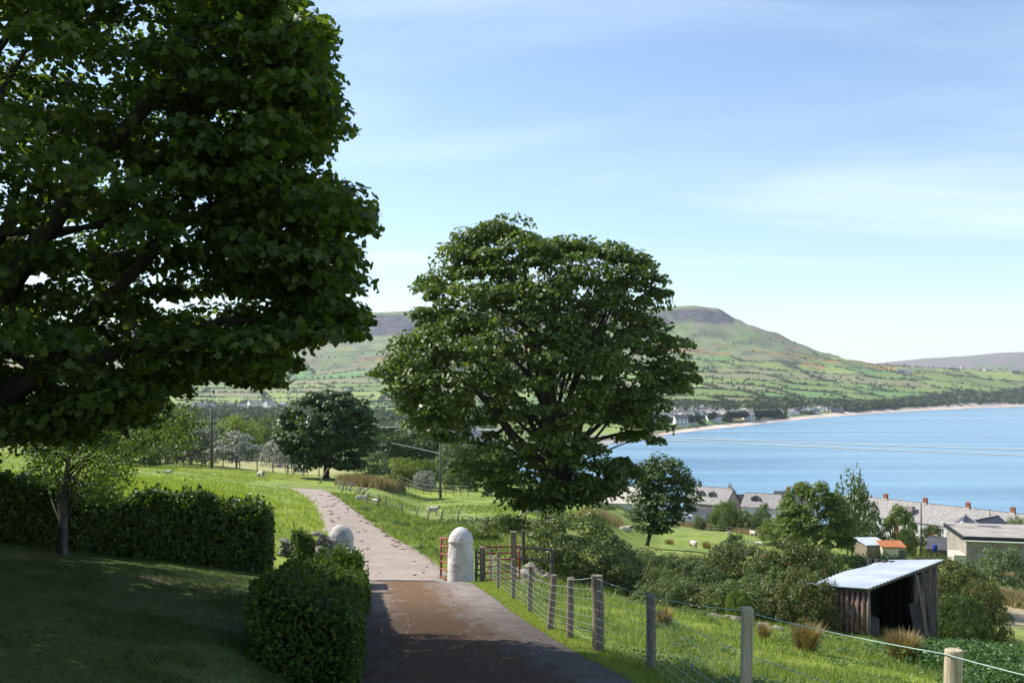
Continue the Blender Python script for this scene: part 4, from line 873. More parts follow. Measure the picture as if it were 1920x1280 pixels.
# ---------------------------------------------------------------- gate pillars, walls, gates
M['whitewash'] = mat('whitewash', (.42, .39, .365), (.62, .59, .56), 2.2, .92, .09, 5.5, spots=((.42, .39, .36), 3.2, .62), lo=.3, hi=.55)
M['whitewash_dirty'] = mat('dirty_whitewash', (.30, .28, .25), (.62, .59, .55), 1.6, .92, .04, 6, stretch=(1, 1, .35), spots=((.16, .16, .13), 2.6, .56), lo=.38, hi=.6)
def pillar(label, c, r, h, m, seed):
    rng = np.random.default_rng(seed); root = empty('gate_pillar', c, 0, label, 'gate pillar', 'round gate pillars of the drive')
    n = 44; prof = [(-.2, 1.04), (0, 1.07), (.15, 1.06), (.5, 1.04), (.9, 1.0), (h - .52, .93), (h - .45, .90)]
    def lathe(pr, nm):
        V = []; 
        for z, k in pr:
            for j in range(n):
                a = 2 * pi * j / n; q = r * k * (1 + .10 * (float(fbm(np.array(cos(a) * 2.2 + 5), np.array(z * 2.4 + sin(a) * 2.2), seed)) - .5)); V.append((q * cos(a), q * sin(a), z))
        Fc = [(i * n + j, i * n + (j + 1) % n, (i + 1) * n + (j + 1) % n, (i + 1) * n + j) for i in range(len(pr) - 1) for j in range(n)]
        return link(nm, npmesh(nm, V, Fc, m, True), root)
    zs = np.linspace(-.2, h - .48, 26); lathe([(z, float(np.interp(z, [p[0] for p in prof], [p[1] for p in prof]))) for z in zs] + [(h - .48, .5)], 'shaft')
    cap = [(h - .50, .5), (h - .50, .96), (h - .46, 1.02), (h - .42, .97)] + [(h - .42 + .40 * t, .95 * (1 - t ** 1.8) ** .62 + .01) for t in (.1, .22, .35, .48, .6, .72, .82, .9, .95, .985, 1)]
    lathe(cap, 'cap')
cR = on(864, 30.2); cR.z = gr(cR.x, cR.y)
cL = on(639, 29.6); cL.z = gr(-4.2, 29.6) - .02
pillar('whitewashed round gate pillar right of the drive, beside the open red gate', cR, .40, 1.80, M['whitewash'], 3)
pillar('grey weathered round gate pillar left of the drive, behind the hedge block', cL, .41, 1.84, M['whitewash_dirty'], 8)
def stones(name, label, cat, pts, seed, group=None):
    rng = np.random.default_rng(seed); root = empty(name, pts[0][0], 0, label, cat, group); b = Vector(pts[0][0])
    ms = []
    for k in range(4):
        v, f = blob(rng, 1, .7, 1, .2); ms.append(npmesh('stone', v, f, M['stone'], False))
    for p, r in pts: link('stone', ms[rng.integers(4)], root, loc=Vector(p) - b, rot=tuple(rng.uniform(-.6, .6, 3)), scale=(r * rng.uniform(.9, 1.5), r, r * rng.uniform(.6, .9)))
rr_ = random.Random(6)
def wall_pts(p0, p1, h, r):
    P = []; L_ = (Vector(p1) - Vector(p0)).length; n = max(2, int(L_ / (r * 1.6)))
    for lay in range(int(h / (r * 1.15)) + 1):
        for i in range(n + 1):
            t = (i + .5 * (lay % 2)) / n
            for dd in (-.16, .16): x = p0[0] + (p1[0] - p0[0]) * t; y = p0[1] + (p1[1] - p0[1]) * t + dd; P.append(((x, y, gr(x, y) + r * .5 + lay * r * 1.15 + rr_.uniform(-.03, .03)), r * rr_.uniform(.8, 1.25)))
    return P
stones('stone_wall', 'rough dry stone wall between the clipped bush and the left pillar', 'wall', wall_pts(P2(594, 28.4), P2(618, 28.8), 1.0, .13), 3)
stones('stone_wall', 'short dry stone wall end beside the long hedge', 'wall', wall_pts(P2(530, 27.5), P2(543, 27.6), .42, .11), 4)
P = [(hit(px, py, 22), r) for px, py, r in [(985, 1083, .42), (1000, 1088, .3), (975, 1092, .22), (1008, 1075, .35), (992, 1070, .4), (1015, 1092, .2), (965, 1090, .18), (1020, 1084, .25), (978, 1074, .3), (1004, 1062, .3)]]
stones('stone_pile', 'heap of boulders at the foot of the big bush, behind the red field gate', 'stones', P, 5)
P = [(hit(px, py, 22), r) for px, py, r in [(1088, 1092, .3), (1100, 1096, .26), (1112, 1098, .22), (1122, 1094, .26), (1080, 1087, .2), (1134, 1100, .2), (1148, 1098, .2), (1160, 1104, .16)]]
stones('stone_pile', 'pinkish stones lying in the grass behind the thick round post', 'stones', P, 6)
P = [(hit(px, py, 18), r) for px, py, r in [(1300, 1143, .24), (1318, 1150, .3), (1340, 1156, .28), (1362, 1160, .3), (1385, 1166, .26), (1405, 1170, .28), (1430, 1176, .22), (1330, 1146, .22), (1375, 1155, .24), (1280, 1136, .2), (1455, 1182, .2)]]
stones('stone_pile', 'low tumbled stone wall in the shade under the middle hedgerow bushes', 'stones', P, 7)

def gate(name, label, p0, p1, h, bars, m, lift=.12, r=.024, drop=.0, posts=True):
    p0 = Vector(p0); p1 = Vector(p1); root = empty(name, p0, 0, label, 'gate'); d = p1 - p0
    for k in range(bars):
        z = lift + (h - lift) * (k / (bars - 1)) ** 1.0; mb = MB(); mb.tube([(0, 0, z), d * .5 + Vector((0, 0, z + rr_.uniform(-.01, .01))), d + Vector((0, 0, z))], r if k < bars - 1 else r * 1.25, 7); mb.build('bar', m, root, smooth=True)
    for t in (0, 1): mb = MB(); mb.tube([d * t + Vector((0, 0, lift - .05)), d * t + Vector((0, 0, h + .05))], r * 1.35, 8); mb.build('stile', m, root, smooth=True)
    mb = MB(); mb.tube([Vector((0, 0, lift)), d * .5 + Vector((0, 0, h))], r * .7, 6); mb.build('brace', m, root, smooth=True); return root
g0 = Vector((-1.99, 30.7, gr(-1.99, 30.7))); g1 = Vector((-2.47, 33.4, gr(-2.47, 33.4)))
gate('red_gate', 'red barred drive gate swung open behind the whitewashed pillar', g0, g1, 1.42, 6, M['red'], .10, .028)
q0 = on(904, 31.0); q1 = on(974, 33.2)
gate('red_gate', 'red five barred field gate right of the whitewashed pillar', q0, Vector((q1.x, q1.y, q1.z + .12)), 1.22, 6, M['red'], .14, .026)
q2 = on(893, 30.4); q3 = on(903, 30.9)
gate('narrow_gate', 'narrow dark barred hurdle between the whitewashed pillar and the field gate', q2, q3, 1.02, 6, M['wood_dark'], .1, .03)

def post(p, h, r, m, parent, base, lean=(0, 0), square=False, n=10, top=.92):
    mb = MB(); p = Vector(p) - Vector(base); q = p + Vector((lean[0], lean[1], h))
    if square:
        rot = (q - p).to_track_quat('Z', 'Y').to_matrix(); mb.box((p + q) / 2 - Vector((0, 0, .1)), (r * 2, r * 2, (q - p).length + .2), rot); return mb.build('post', m, parent, bevel=r * .12)
    mid = p.lerp(q, .5) + Vector((rr_.uniform(-1, 1), rr_.uniform(-1, 1), 0)) * r * .2
    mb.tube([p - Vector((0, 0, .2)), mid, q - Vector((0, 0, r * .15)), q], [r * 1.06, r, r * .97, r * top], n); return mb.build('post', m, parent, smooth=False)

# --- the stake and wire fence along the drive
posts = []
for px, by, ty, r, m, sq in [(920, 1089, 1027, .042, 'wood', 0), (934, 1103, 1033, .045, 'wood', 0), (962, 1123, 1048, .05, 'wood', 0), (994, 1147, 1061, .055, 'wood', 0), (1029, 1181, 1077, .062, 'wood', 0), (1068, 1197, 1082, .062, 'wood', 0),
                             (1121, 1220, 1078, .095, 'wood', 0), (1220, 1256, 1112, .068, 'wood', 0)]:
    p = hit(px, by, 9, 40); posts.append((p, -(ty - HY) / F * p.y - p.z, r, m, sq, px))
for px, Y, ty, r, m, sq in [(1397, 9.0, 1138, .048, 'wood_pale', 1), (1786, 6.7, 1217, .062, 'wood_pale', 0), (2300, 4.9, 1330, .05, 'wood_pale', 1)]:
    p = on(px, Y); posts.append((p, -(ty - HY) / F * Y - p.z, r, m, sq, px))
fb = posts[0][0].copy(); root = empty('wire_fence', fb, 0, 'stake and wire netting fence running down the right side of the drive', 'fence')
leans = {1029: (.10, 0), 1068: (.02, 0), 1220: (0, 0), 1397: (.02, 0)}
for p, h, r, m, sq, px in posts:
    post(p, h, r, M[m], root, fb, lean=leans.get(px, (rr_.uniform(-.02, .02), 0)), square=bool(sq), n=14 if px > 1000 else 8, top=.9 if px != 1121 else .97)
print('fence', [(round(p.x, 2), round(p.y, 1), round(h, 2)) for p, h, *_ in posts])
tops = [Vector(p) + Vector((leans.get(px, (0, 0))[0], 0, h - .03)) for p, h, r, m, sq, px in posts]
def wire_pts(fr, sag, k=9, off=0.0):
    out = []
    for i in range(len(posts) - 1):
        pa, ha = posts[i][0], posts[i][1]; pb, hb = posts[i + 1][0], posts[i + 1][1]
        for j in range(k if i < len(posts) - 2 else k + 1):
            t = j / k; a = pa + Vector((0, 0, min(ha, 1.15) * fr)); b = pb + Vector((0, 0, min(hb, 1.15) * fr)); q = a.lerp(b, t); q.z -= sag * 4 * t * (1 - t); q.x -= .07; out.append(q)
    return out
mb = MB(); w = []
for i in range(5, len(tops) - 1):
    for j in range(9):
        t = j / 9; q = tops[i].lerp(tops[i + 1], t); q.z -= .05 * 4 * t * (1 - t) * .4; q.x -= .06; w.append(q - fb)
mb.tube(w, .0042, 5); mb.build('wire', M['wire_green'], root, smooth=True)
lev = [.86, .72, .59, .47, .36, .26, .16]
strands = []
for li, fr in enumerate(lev):
    q = wire_pts(fr, .012 + .01 * (li == 0)); strands.append(q); mb = MB(); mb.tube([v - fb for v in q], .0024 if li else .0034, 4); mb.build('wire', M['wire'], root, smooth=True)
mb_ = None; k = len(strands[0]); seg = np.cumsum([0] + [(strands[0][i + 1] - strands[0][i]).length for i in range(k - 1)])
nst = 0; sdist = 0
while sdist < seg[-1]:
    i = int(np.searchsorted(seg, sdist, side='right') - 1); i = min(i, k - 2); t = (sdist - seg[i]) / (seg[i + 1] - seg[i]); a = strands[0][i].lerp(strands[0][i + 1], t) - fb; b = strands[-1][i].lerp(strands[-1][i + 1], t) - fb
    mb = MB(); mb.tube([a, (a + b) / 2 + Vector((rr_.uniform(-.015, .015), rr_.uniform(-.02, .02), 0)), b], .0019, 3, cap=False); mb.build('stay_wire', M['wire'], root); nst += 1; sdist += .23 if a.y + fb.y < 18 else .34
# blue twine left in the grass by the fence
p = hit(1290, 1262, 9); mb = MB(); mb.tube([(0, 0, .02), (.02, .01, .10), (.05, 0, .06), (.07, .02, .16), (.09, .03, .01)], .006, 5); o = mb.build('twine', M['twine'], None, smooth=True); o.location = p; tag(o, 'scrap of bright blue twine in the grass below the fence', 'twine')

# --- post and rail bits behind the red field gate
b0 = on(963, 34.5); root = empty('rail_fence', b0, 0, 'tall pale post with dark rails running into the big bush behind the red gate', 'fence')
post(b0, 1.75, .11, M['wood'], root, b0, square=True); pe = on(1035, 35.2); post(pe, 1.2, .07, M['wood_dark'], root, b0)
for z in (.78, 1.18): mb = MB(); mb.tube([Vector((0, 0, z)), (pe - b0) + Vector((0, 0, z + .05))], .045, 6); mb.build('rail', M['wood_dark'], root)
pd = on(981, 37.5); post(pd, 1.45, .07, M['wood_dark'], root, b0)
gp = on(905, 30.6); o = post(gp, 1.2, .09, M['wood'], None, (0, 0, 0), square=True); o.name = 'gate_post'; tag(o, 'squat square gate post carrying the red field gate', 'post')

# --- the old fence of leaning stakes beside the track
lf = [(897, 1012, 917, 968), (858, 974, 861, 955), (824, 981, 831, 955), (797, 980, 808, 954), (779, 965, 786, 950), (749, 961, 756, 944), (721, 953, 725, 929), (704, 952, 712, 928), (685, 947, 692, 923), (672, 939, 683, 919), (677, 928, 692, 913), (668, 926, 682, 912), (661, 925, 678, 913),
      (655, 921, 662, 902), (648, 917, 654, 901), (640, 923, 646, 902), (634, 915, 640, 900), (629, 911, 631, 896)]
lp = [hit(a, b, 30) for a, b, c, d in lf]; root = empty('leaning_fence', lp[0], 0, 'old fence of leaning stakes with slack wire along the right side of the track', 'fence'); tp = []
for (a, b, c, d), p in zip(lf, lp):
    q = at(c, d, p.y); ln = q - p; k = 1.1 / max(ln.z, .3) if ln.z < .7 else 1; post(p, ln.z, .055 if p.y < 70 else .06, M['wood'], root, lp[0], lean=(ln.x, .1), n=7); tp.append((p, q))
for fr in (.35, .6, .85):
    mb = MB(); mb.tube([(p.lerp(q, fr)) - lp[0] for p, q in tp], .010, 3); mb.build('wire', M['wire'], root)

def stakes(name, label, pts, h, r, m, seed, wires=(.5, .9), wr=.012):
    rng = random.Random(seed); base = pts[0]; root = empty(name, base, 0, label, 'fence')
    for p in pts: post(p, h * rng.uniform(.85, 1.1), r, M[m], root, base, lean=(rng.uniform(-.06, .06), 0), n=6)
    for f in wires: mb = MB(); mb.tube([p - base + Vector((0, 0, h * f)) for p in pts], wr, 3); mb.build('wire', M['wire'], root)
    return root
stakes('field_fence', 'row of dark stakes between the left field and the dry pasture', [on(px, Y) for px, Y in zip([310, 345, 378, 418, 450, 482, 512, 539, 550, 569, 598, 610], [118, 120, 121, 122, 122, 122, 121, 119, 117, 115, 113, 112])], 1.25, .07, 'wood_dark', 1)
stakes('field_fence', 'thin fence of stakes on the far side of the lower meadow', [on(px, Y) for px, Y in zip(range(752, 880, 14), np.linspace(122, 112, 10))], 1.3, .05, 'wood', 2)
stakes('field_fence', 'grey picket fence under the dark round tree', [on(px, 124) for px in range(535, 580, 6)], 1.4, .05, 'wood', 3)
stakes('field_fence', 'stakes and wire along the foot of the gardens above the bay', [on(px, Y) for px, Y in zip(range(1330, 1500, 17), np.linspace(196, 170, 10))], 1.3, .07, 'wood', 4)
p = on(597, 96); o = post(p, 1.6, .08, M['wood'], None, (0, 0, 0), lean=(1.0, 0), n=6); o.name = 'strut_post'; tag(o, 'slanting strut post at the corner of the dry pasture', 'post')

# ---------------------------------------------------------------- poles and cables
def pole(label, px, Y, top_py, r, arm=0, m='pole', by=None):
    p = on(px, Y); h = -(top_py - HY) / F * Y - p.z; root = empty('utility_pole', p, 0, label, 'pole', 'poles carrying the cables'); mb = MB(); mb.tube([(0, 0, -.5), (0, 0, h * .5), (0, 0, h)], [r * 1.2, r, r * .8], 8); mb.build('shaft', M[m], root, smooth=True)
    if arm:
        mb = MB(); mb.box((0, 0, h - .25), (arm, .1, .12)); mb.build('crossarm', M['wood_dark'], root)
        for s in (-.42, .42): mb = MB(); mb.tube([(s * arm, 0, h - .19), (s * arm, 0, h - .02)], .05, 6); mb.build('insulator', M['black'], root)
    return p, h
pole('dark wooden pole between the two hawthorns in the left field', 397, 121, 765, .17, 0, 'wood_dark')
pa, ha = pole('slim pale pole with a crossarm standing left of the big sycamore', 826, 108, 797, .13, 1.6)
pole('pole standing in the gardens in front of the terrace roof', 1727, 142, 943, .13, 0, 'pole')
pole('thin pole among the shrubs left of the big sycamore', 886, 160, 864, .10, 0, 'wood_dark')
pole('grey vent pole on the far side of the terrace roof', 1856, 205, 955, .13, 0, 'wood_dark')
for k, dz in enumerate((0, -.34)):
    mb = MB(); A = at(826, 800, 108) + Vector((.1, 0, dz * .2)); B = at(1960, 844, 72) + Vector((0, 0, dz * 1.3)); C_ = B + (B - A) * .7; pts = []
    for j in range(25): t = j / 24; q = A.lerp(B, t); q.z -= .5 * 4 * t * (1 - t) * .35; pts.append(q)
    pts.append(C_); root_p = A; mb.tube([q - A for q in pts], .05, 6); o = mb.build('cable', M['cable'], None, smooth=True); o.location = A
    tag(o, ('upper' if k == 0 else 'lower') + ' of the two pale cables stretched across the bay', 'cable', 'pale overhead cables')
A = at(640, 800, 150); mb = MB(); mb.tube([Vector((0, 0, 0)), (at(826, 800, 108) - A)], .03, 4); o = mb.build('cable', M['cable']); o.location = A; tag(o, 'cable leading left from the slim pole towards the dark round tree', 'cable')
A = at(735, 830, 130); mb = MB(); mb.tube([Vector((0, 0, 0)), (at(826, 850, 128) - A)], .04, 4); o = mb.build('cable', M['cable']); o.location = A; tag(o, 'slack cable hanging in front of the dark spreading tree', 'cable')

# ---------------------------------------------------------------- sheep
def sheep_mesh(pose, face, seed):
    rng = np.random.default_rng(seed); dz = -.36 if pose == 'lying' else 0
    V = [(-.46, 0, .66 + dz), (-.2, 0, .68 + dz), (.1, 0, .67 + dz), (.36, 0, .66 + dz)]; R = [.22, .29, .29, .24]; E = [(0, 1), (1, 2), (2, 3)]
    if pose == 'grazing': hd = [(.52, 0, .55), (.62, 0, .34), (.70, 0, .18), (.78, 0, .07)]
    else: hd = [(.50, 0, .80 + dz), (.58, 0, .93 + dz), (.68, 0, .93 + dz), (.80, 0, .86 + dz)]
    b = len(V); V += hd; R += [.15, .11, .085, .05]; E += [(3, b), (b, b + 1), (b + 1, b + 2), (b + 2, b + 3)]
    V.append((-.60, 0, .62 + dz)); R.append(.06); V.append((-.63, 0, .45 + dz)); R.append(.04); E += [(0, len(V) - 2), (len(V) - 2, len(V) - 1)]
    for x, root_i in ((-.42, 0), (.34, 3)):
        for s in (-1, 1):
            b = len(V)
            if pose == 'lying': V += [(x, s * .20, .22), (x + .14, s * .24, .08), (x + .32, s * .22, .05)]; R += [.10, .06, .04]
            else: V += [(x, s * .13, .42), (x - (.05 if x < 0 else 0), s * .13, .24), (x, s * .13, .02)]; R += [.095, .05, .038]
            E += [(root_i, b), (b, b + 1), (b + 1, b + 2)]
    me = bpy.data.meshes.new('s'); me.from_pydata(V, E, []); o = bpy.data.objects.new('s', me); COL.objects.link(o); o.modifiers.new('k', 'SKIN'); sb = o.modifiers.new('u', 'SUBSURF'); sb.levels = 2
    for i, sv in enumerate(me.skin_vertices[0].data): sv.radius = (R[i], R[i]); sv.use_root = (i == 1)
    dg = bpy.context.evaluated_depsgraph_get(); m2 = bpy.data.meshes.new_from_object(o.evaluated_get(dg)); bpy.data.objects.remove(o); m2.name = 'sheep_' + pose
    bm = bmesh.new(); bm.from_mesh(m2)
    hx, hz = hd[1][0], hd[1][2]
    for s in (-1, 1):
        a = [bm.verts.new(c) for c in ((hx - .02, s * .06, hz + .03), (hx + .02, s * .07, hz - .01), (hx - .02, s * .20, hz - .02), (hx - .04, s * .17, hz + .03))]; bm.faces.new(a); 
    def is_head(c): return (c.x > .60 and c.z < .5) if pose == 'grazing' else (c.x > .555 and c.z > .70 + dz)
    for v in bm.verts:
        if not is_head(v.co) and v.co.z > .34 + dz * .9: v.co += v.normal * float(rng.normal()) * .018
    bm.to_mesh(m2); bm.free(); m2.materials.clear()
    for mm in (M['wool'], M['sheep_black'] if face == 'black' else M['wool_grey']): m2.materials.append(mm)
    for p in m2.polygons:
        c = p.center; p.material_index = 1 if (is_head(c) or (pose != 'lying' and c.z < .30 and not (pose == 'grazing' and c.x > .6)) or (abs(c.y) > .12 and c.x > .52 and c.z > .6 + dz)) else 0; p.use_smooth = True
    return m2
SM = {}
def sheep(label, px, py, pose, face, ang, s=1.0, y0=30, y1=400, group='sheep on the fields'):
    key = (pose, face)
    if key not in SM: SM[key] = sheep_mesh(pose, face, len(SM))
    p = hit(px, py, y0, y1); o = link('sheep', SM[key], None, loc=p - Vector((0, 0, .02)), rot=(0, 0, ang), scale=(s, s, s)); tag(o, label, 'sheep', group); return o
sheep('white sheep lying in the left field below the speckled hawthorn', 315, 888, 'lying', 'black', .1, .62)
sheep('white sheep grazing in the left field right of the pole', 489, 896, 'grazing', 'white', 2.5, .85)
sheep('small black lamb lying left of the sheep in the left field', 297, 886, 'lying', 'black', 0, .25)
sheep('second small black lamb, nearer the lying sheep in the left field', 308, 886, 'lying', 'black', .5, .25)
for o in list(bpy.data.objects):
    if o.get('label', '').find('black lamb') >= 0:
        o.data = o.data.copy(); o.data.materials[0] = M['sheep_black']; o.name = 'lamb'
sheep('white black faced sheep standing behind the leaning stakes', 812, 966, 'standing', 'black', .05, .72, 50)
sheep('pinkish sheep lying among the leaning stakes', 678, 938, 'lying', 'black', .1, .72, 50)
sheep('sheep lying just right of the pinkish one behind the stakes', 704, 943, 'lying', 'black', -.5, .6, 50)
sheep('white sheep grazing left of the big bush, under the sycamore', 996, 972, 'grazing', 'white', 3.1, 1.1, 45)
sheep('sheep lying in the grass between the sycamore and the small leaning tree', 1174, 997, 'lying', 'white', .4, 1.1, 60)
sheep('sheep facing the camera beside the brown rushes', 1301, 1029, 'standing', 'white', -1.2, 1.0, 60)
sheep('sheep with its back turned at the top of the pasture by the gardens', 1412, 1006, 'standing', 'white', 2.2, 1.2, 80)
sheep('lamb lying just behind the dark shrub in the pasture', 1366, 1000, 'lying', 'white', .2, .8, 80)
sheep('sheep lying half hidden behind the hedgerow bushes', 1421, 1022, 'lying', 'white', 3.0, 1.0, 60)
sheep('sheep resting near the far thin fence, left of the slim pole', 796, 911, 'lying', 'white', .3, 1.0, 80)
sheep('sheep standing in shade at the far left of the sycamore trunk', 915, 930, 'lying', 'white', .3, 1.1, 60)

# ---------------------------------------------------------------- the log shed
Bc = at(1625, 1101, 27.0); zr = Bc.z; dA = Vector((-.72, .69, 0)).normalized(); dC = Vector((.70, .714, 0)).normalized()
Ac = Bc + dA * 1.9; Cc = Bc + dC * 5.1 + Vector((0, 0, .02)); Dc = Cc + dA * 1.9; root = empty('log_shed', Vector((Bc.x, Bc.y, gr(Bc.x, Bc.y))), 0, 'open fronted log shed with a pale corrugated roof among the bushes', 'shed'); rb = root.location.copy()
V = []; nU, nV = 70, 6; o0 = dA * 2.1; o1 = dC * 5.5
for j in range(nV):
    for i in range(nU):
        u = i / (nU - 1); v = j / (nV - 1); p = Bc - dC * .18 - dA * .14 + o1 * u + o0 * v; bend = -.16 * v - .05 * sin(u * 9) * v - .10 * sin(pi * u) * v
        V.append(p - rb + Vector((0, 0, .03 + .018 * sin(u * nU * 1.05 * 2) + bend + .10 * u * (1 - v))))
Fc = [(j * nU + i, j * nU + i + 1, (j + 1) * nU + i + 1, (j + 1) * nU + i) for j in range(nV - 1) for i in range(nU - 1)]
V2 = [v - Vector((0, 0, .025)) for v in V]; n0 = len(V); F2 = [tuple(reversed([q + n0 for q in f])) for f in Fc]; rim = [j * nU for j in range(nV)]
edge = [i for i in range(nU)] + [j * nU + nU - 1 for j in range(1, nV)] + [(nV - 1) * nU + i for i in range(nU - 2, -1, -1)] + [j * nU for j in range(nV - 2, 0, -1)]
Fe = [(edge[k], edge[(k + 1) % len(edge)], edge[(k + 1) % len(edge)] + n0, edge[k] + n0) for k in range(len(edge))]
M['tin'] = mat('galvanised_sheet', (.36, .40, .46), (.50, .54, .60), 1.2, .42, metal=.25, spots=((.40, .20, .12), 1.5, .66)); link('roof', npmesh('roof', V + V2, np.array(Fc + F2 + Fe), M['tin'], False), root)
rs = random.Random(12)
def log(p, h, r, lean=Vector((0, 0, 0)), m='log', nm='log', sq=False):
    mb = MB(); p = p - rb; q = p + Vector((0, 0, h)) + lean
    if sq: rot = (q - p).to_track_quat('Z', 'Y').to_matrix() @ Matrix.Rotation(-.78, 3, 'Z'); mb.box((p + q) / 2, (r * 2.2, r * .6, (q - p).length), rot)
    else: mb.tube([p - Vector((0, 0, .2)), p.lerp(q, .5) + Vector((rs.uniform(-.02, .02), rs.uniform(-.02, .02), 0)), q], [r * 1.1, r, r * .9], 8)
    return mb.build(nm, M[m], root, smooth=not sq)
for i in range(12):
    t = (i + .6) / 12 * 1.9; p = Bc + dA * t; g = gr(p.x, p.y); log(Vector((p.x, p.y, g)), zr - .12 - g, rs.uniform(.062, .085))
g = gr(Bc.x, Bc.y); log(Vector((Bc.x + .03, Bc.y - .03, g)), zr - .03 - g, .055, m='wood', nm='corner_post')
for i in range(7):     # back wall logs and planks to the left half of the front are missing: it stands open
    p = Ac + dC * (.4 + i * .75); g = gr(p.x, p.y); log(Vector((p.x, p.y, g)), zr - .35 - g, .12)
for i in range(26):
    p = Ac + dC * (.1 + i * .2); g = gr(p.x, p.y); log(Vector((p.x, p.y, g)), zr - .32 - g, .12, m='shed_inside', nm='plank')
for i, (t, r, lx, m) in enumerate([(3.28, .05, -.02, 'wood_dark'), (3.62, .07, .10, 'log'), (3.95, .09, .05, 'log'), (4.2, .085, .10, 'log'), (4.42, .06, .05, 'wood_dark'), (4.62, .09, .06, 'log'), (4.85, .08, .04, 'wood_dark'), (5.05, .08, .02, 'log')]):
    p = Bc + dC * t; g = gr(p.x, p.y); log(Vector((p.x, p.y, g)), zr - .03 - g, r, Vector((-lx, 0, 0)), m)
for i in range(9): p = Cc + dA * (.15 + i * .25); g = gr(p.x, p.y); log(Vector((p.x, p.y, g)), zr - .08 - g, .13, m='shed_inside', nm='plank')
mb = MB(); mb.tube([Bc - rb - Vector((0, 0, .07)), Bc.lerp(Cc, .5) - rb + Vector((0, 0, -.02)), Cc - rb - Vector((0, 0, .03))], .06, 7); mb.build('beam', M['wood_dark'], root)
mb = MB(); mb.tube([Bc - rb - Vector((0, 0, .09)), Ac - rb - Vector((0, 0, .22))], .05, 7); mb.build('beam', M['wood_dark'], root)
def leaner(label, px, top, bot, w, m, Y):
    a = at(bot[0], bot[1], Y); b = at(top[0], top[1], Y + .35); mb = MB(); rot = (b - a).to_track_quat('Z', 'Y').to_matrix() @ Matrix.Rotation(-.35, 3, 'Z'); mb.box((b - a) / 2, (w, .035, (b - a).length), rot); o = mb.build('board', M[m], None, bevel=.004); o.location = a; tag(o, label, 'board')
leaner('pale blue grey board leaning against the shed opening', 0, (1712, 1130), (1726, 1194), .28, 'blue_sheet_d' if 'blue_sheet_d' in M else 'wood_dark', 28.9)
leaner('narrow weathered plank leaning across the shed opening', 0, (1719, 1078), (1738, 1190), .10, 'wood', 28.8)
leaner('thick dark plank leaning at the right of the shed opening', 0, (1733, 1074), (1750, 1184), .16, 'wood_dark', 29.1)
cen = Bc + dC * 1.6 + dA * 1.3; o = link('sack', npmesh('sack', *blob(np.random.default_rng(2), .3, .35, 2, .08), M['frame_white'], True)); o.location = Vector((cen.x, cen.y, gr(cen.x, cen.y) + .78)); tag(o, 'crumpled white sack on the pile inside the shed', 'sack')
mb = MB(); mb.box((0, 0, .33), (1.6, .9, .66)); o = mb.build('hay_bale', M['wood_dark'], None, bevel=.05); o.location = Vector((cen.x, cen.y, gr(cen.x, cen.y))); tag(o, 'dark bale stacked inside the shed', 'bale')

# ---------------------------------------------------------------- grass, rushes, nettles
def blades(name, P, h, w, m, rng, lean=.35, kind='stuff', parent=None, off=None):
    n = len(P); a = rng.random(n) * 2 * pi; d = np.stack([np.cos(a), np.sin(a), 0 * a], -1); l = rng.normal(size=(n, 2)) * lean; h = np.broadcast_to(h, (n,)) * (.5 + rng.random(n)); w = np.broadcast_to(w, (n,))
    tip = P + np.stack([l[:, 0] * h, l[:, 1] * h, h], -1); A = P - d * w[:, None] / 2; B = P + d * w[:, None] / 2; V = np.stack([A, B, tip], 1).reshape(-1, 3)
    if off is not None: V = V - np.array(off)
    o = link(name, npmesh(name, V, np.arange(3 * n).reshape(-1, 3), M[m]), parent)
    if kind: o['kind'] = kind
    return o
rg = np.random.default_rng(23)
def scatter(n, y0, y1, xl, xr, dens=None, pw=1.0):
    y = y0 + (y1 - y0) * rg.random(n) ** pw; a = xl(y); b = xr(y); x = a + (b - a) * rg.random(n)
    if dens is not None: k = rg.random(n) < dens(x, y); x = x[k]; y = y[k]
    return np.stack([x, y, H(x, y) - .01], -1)
K = lambda v: (lambda y: np.full_like(y, v))
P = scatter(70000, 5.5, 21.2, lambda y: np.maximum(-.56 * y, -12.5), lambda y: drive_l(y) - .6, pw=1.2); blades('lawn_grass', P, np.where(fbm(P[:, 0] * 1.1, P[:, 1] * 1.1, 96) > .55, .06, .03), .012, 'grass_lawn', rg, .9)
P = scatter(40000, 7, 30, lambda y: drive_r(y) - .09, lambda y: fence_x(y) + .15); blades('verge_grass', P, .05, .012, 'grass_verge', rg, .7)
clump = lambda x, y: sstep(.35, .6, fbm(x * .9, y * .9, 95))
P = scatter(150000, 5.5, 36, lambda y: fence_x(y), lambda y: np.minimum(.58 * y + .5, 15), lambda x, y: .35 + .65 * clump(x, y), 1.15); blades('meadow_grass', P, np.where(clump(P[:, 0], P[:, 1]) > .5, .13, .07), .016, 'grass_green', rg, .45)
P = scatter(26000, 32, 76, lambda y: track_r(y) - .1, lambda y: track_r(y) + 3 + .14 * (76 - y), lambda x, y: .25 + .75 * clump(x * .7, y * .7)); blades('bank_grass', P, .20, .05, 'grass_green', rg, .5)
P = scatter(26000, 27, 80, lambda y: track_l(y) - 9 - .1 * y, lambda y: track_l(y) + .12, lambda x, y: .3 + .7 * clump(x * .6, y * .6)); blades('field_grass', P, .20, .05, 'grass_field', rg, .5)
P = scatter(30000, 24, 118, lambda y: -.56 * y, lambda y: np.interp(y, TY, TL) - 4, lambda x, y: .2 + .8 * clump(x * .3, y * .3)); blades('field_grass', P, .22, .07, 'grass_field', rg, .5)
P = scatter(24000, 36, 110, lambda y: track_r(y) + 2, lambda y: .10 * y, lambda x, y: sstep(.52, .66, fbm(x * .12, y * .1, 97))); blades('rough_grass', P, .30, .07, 'grass_green', rg, .5)
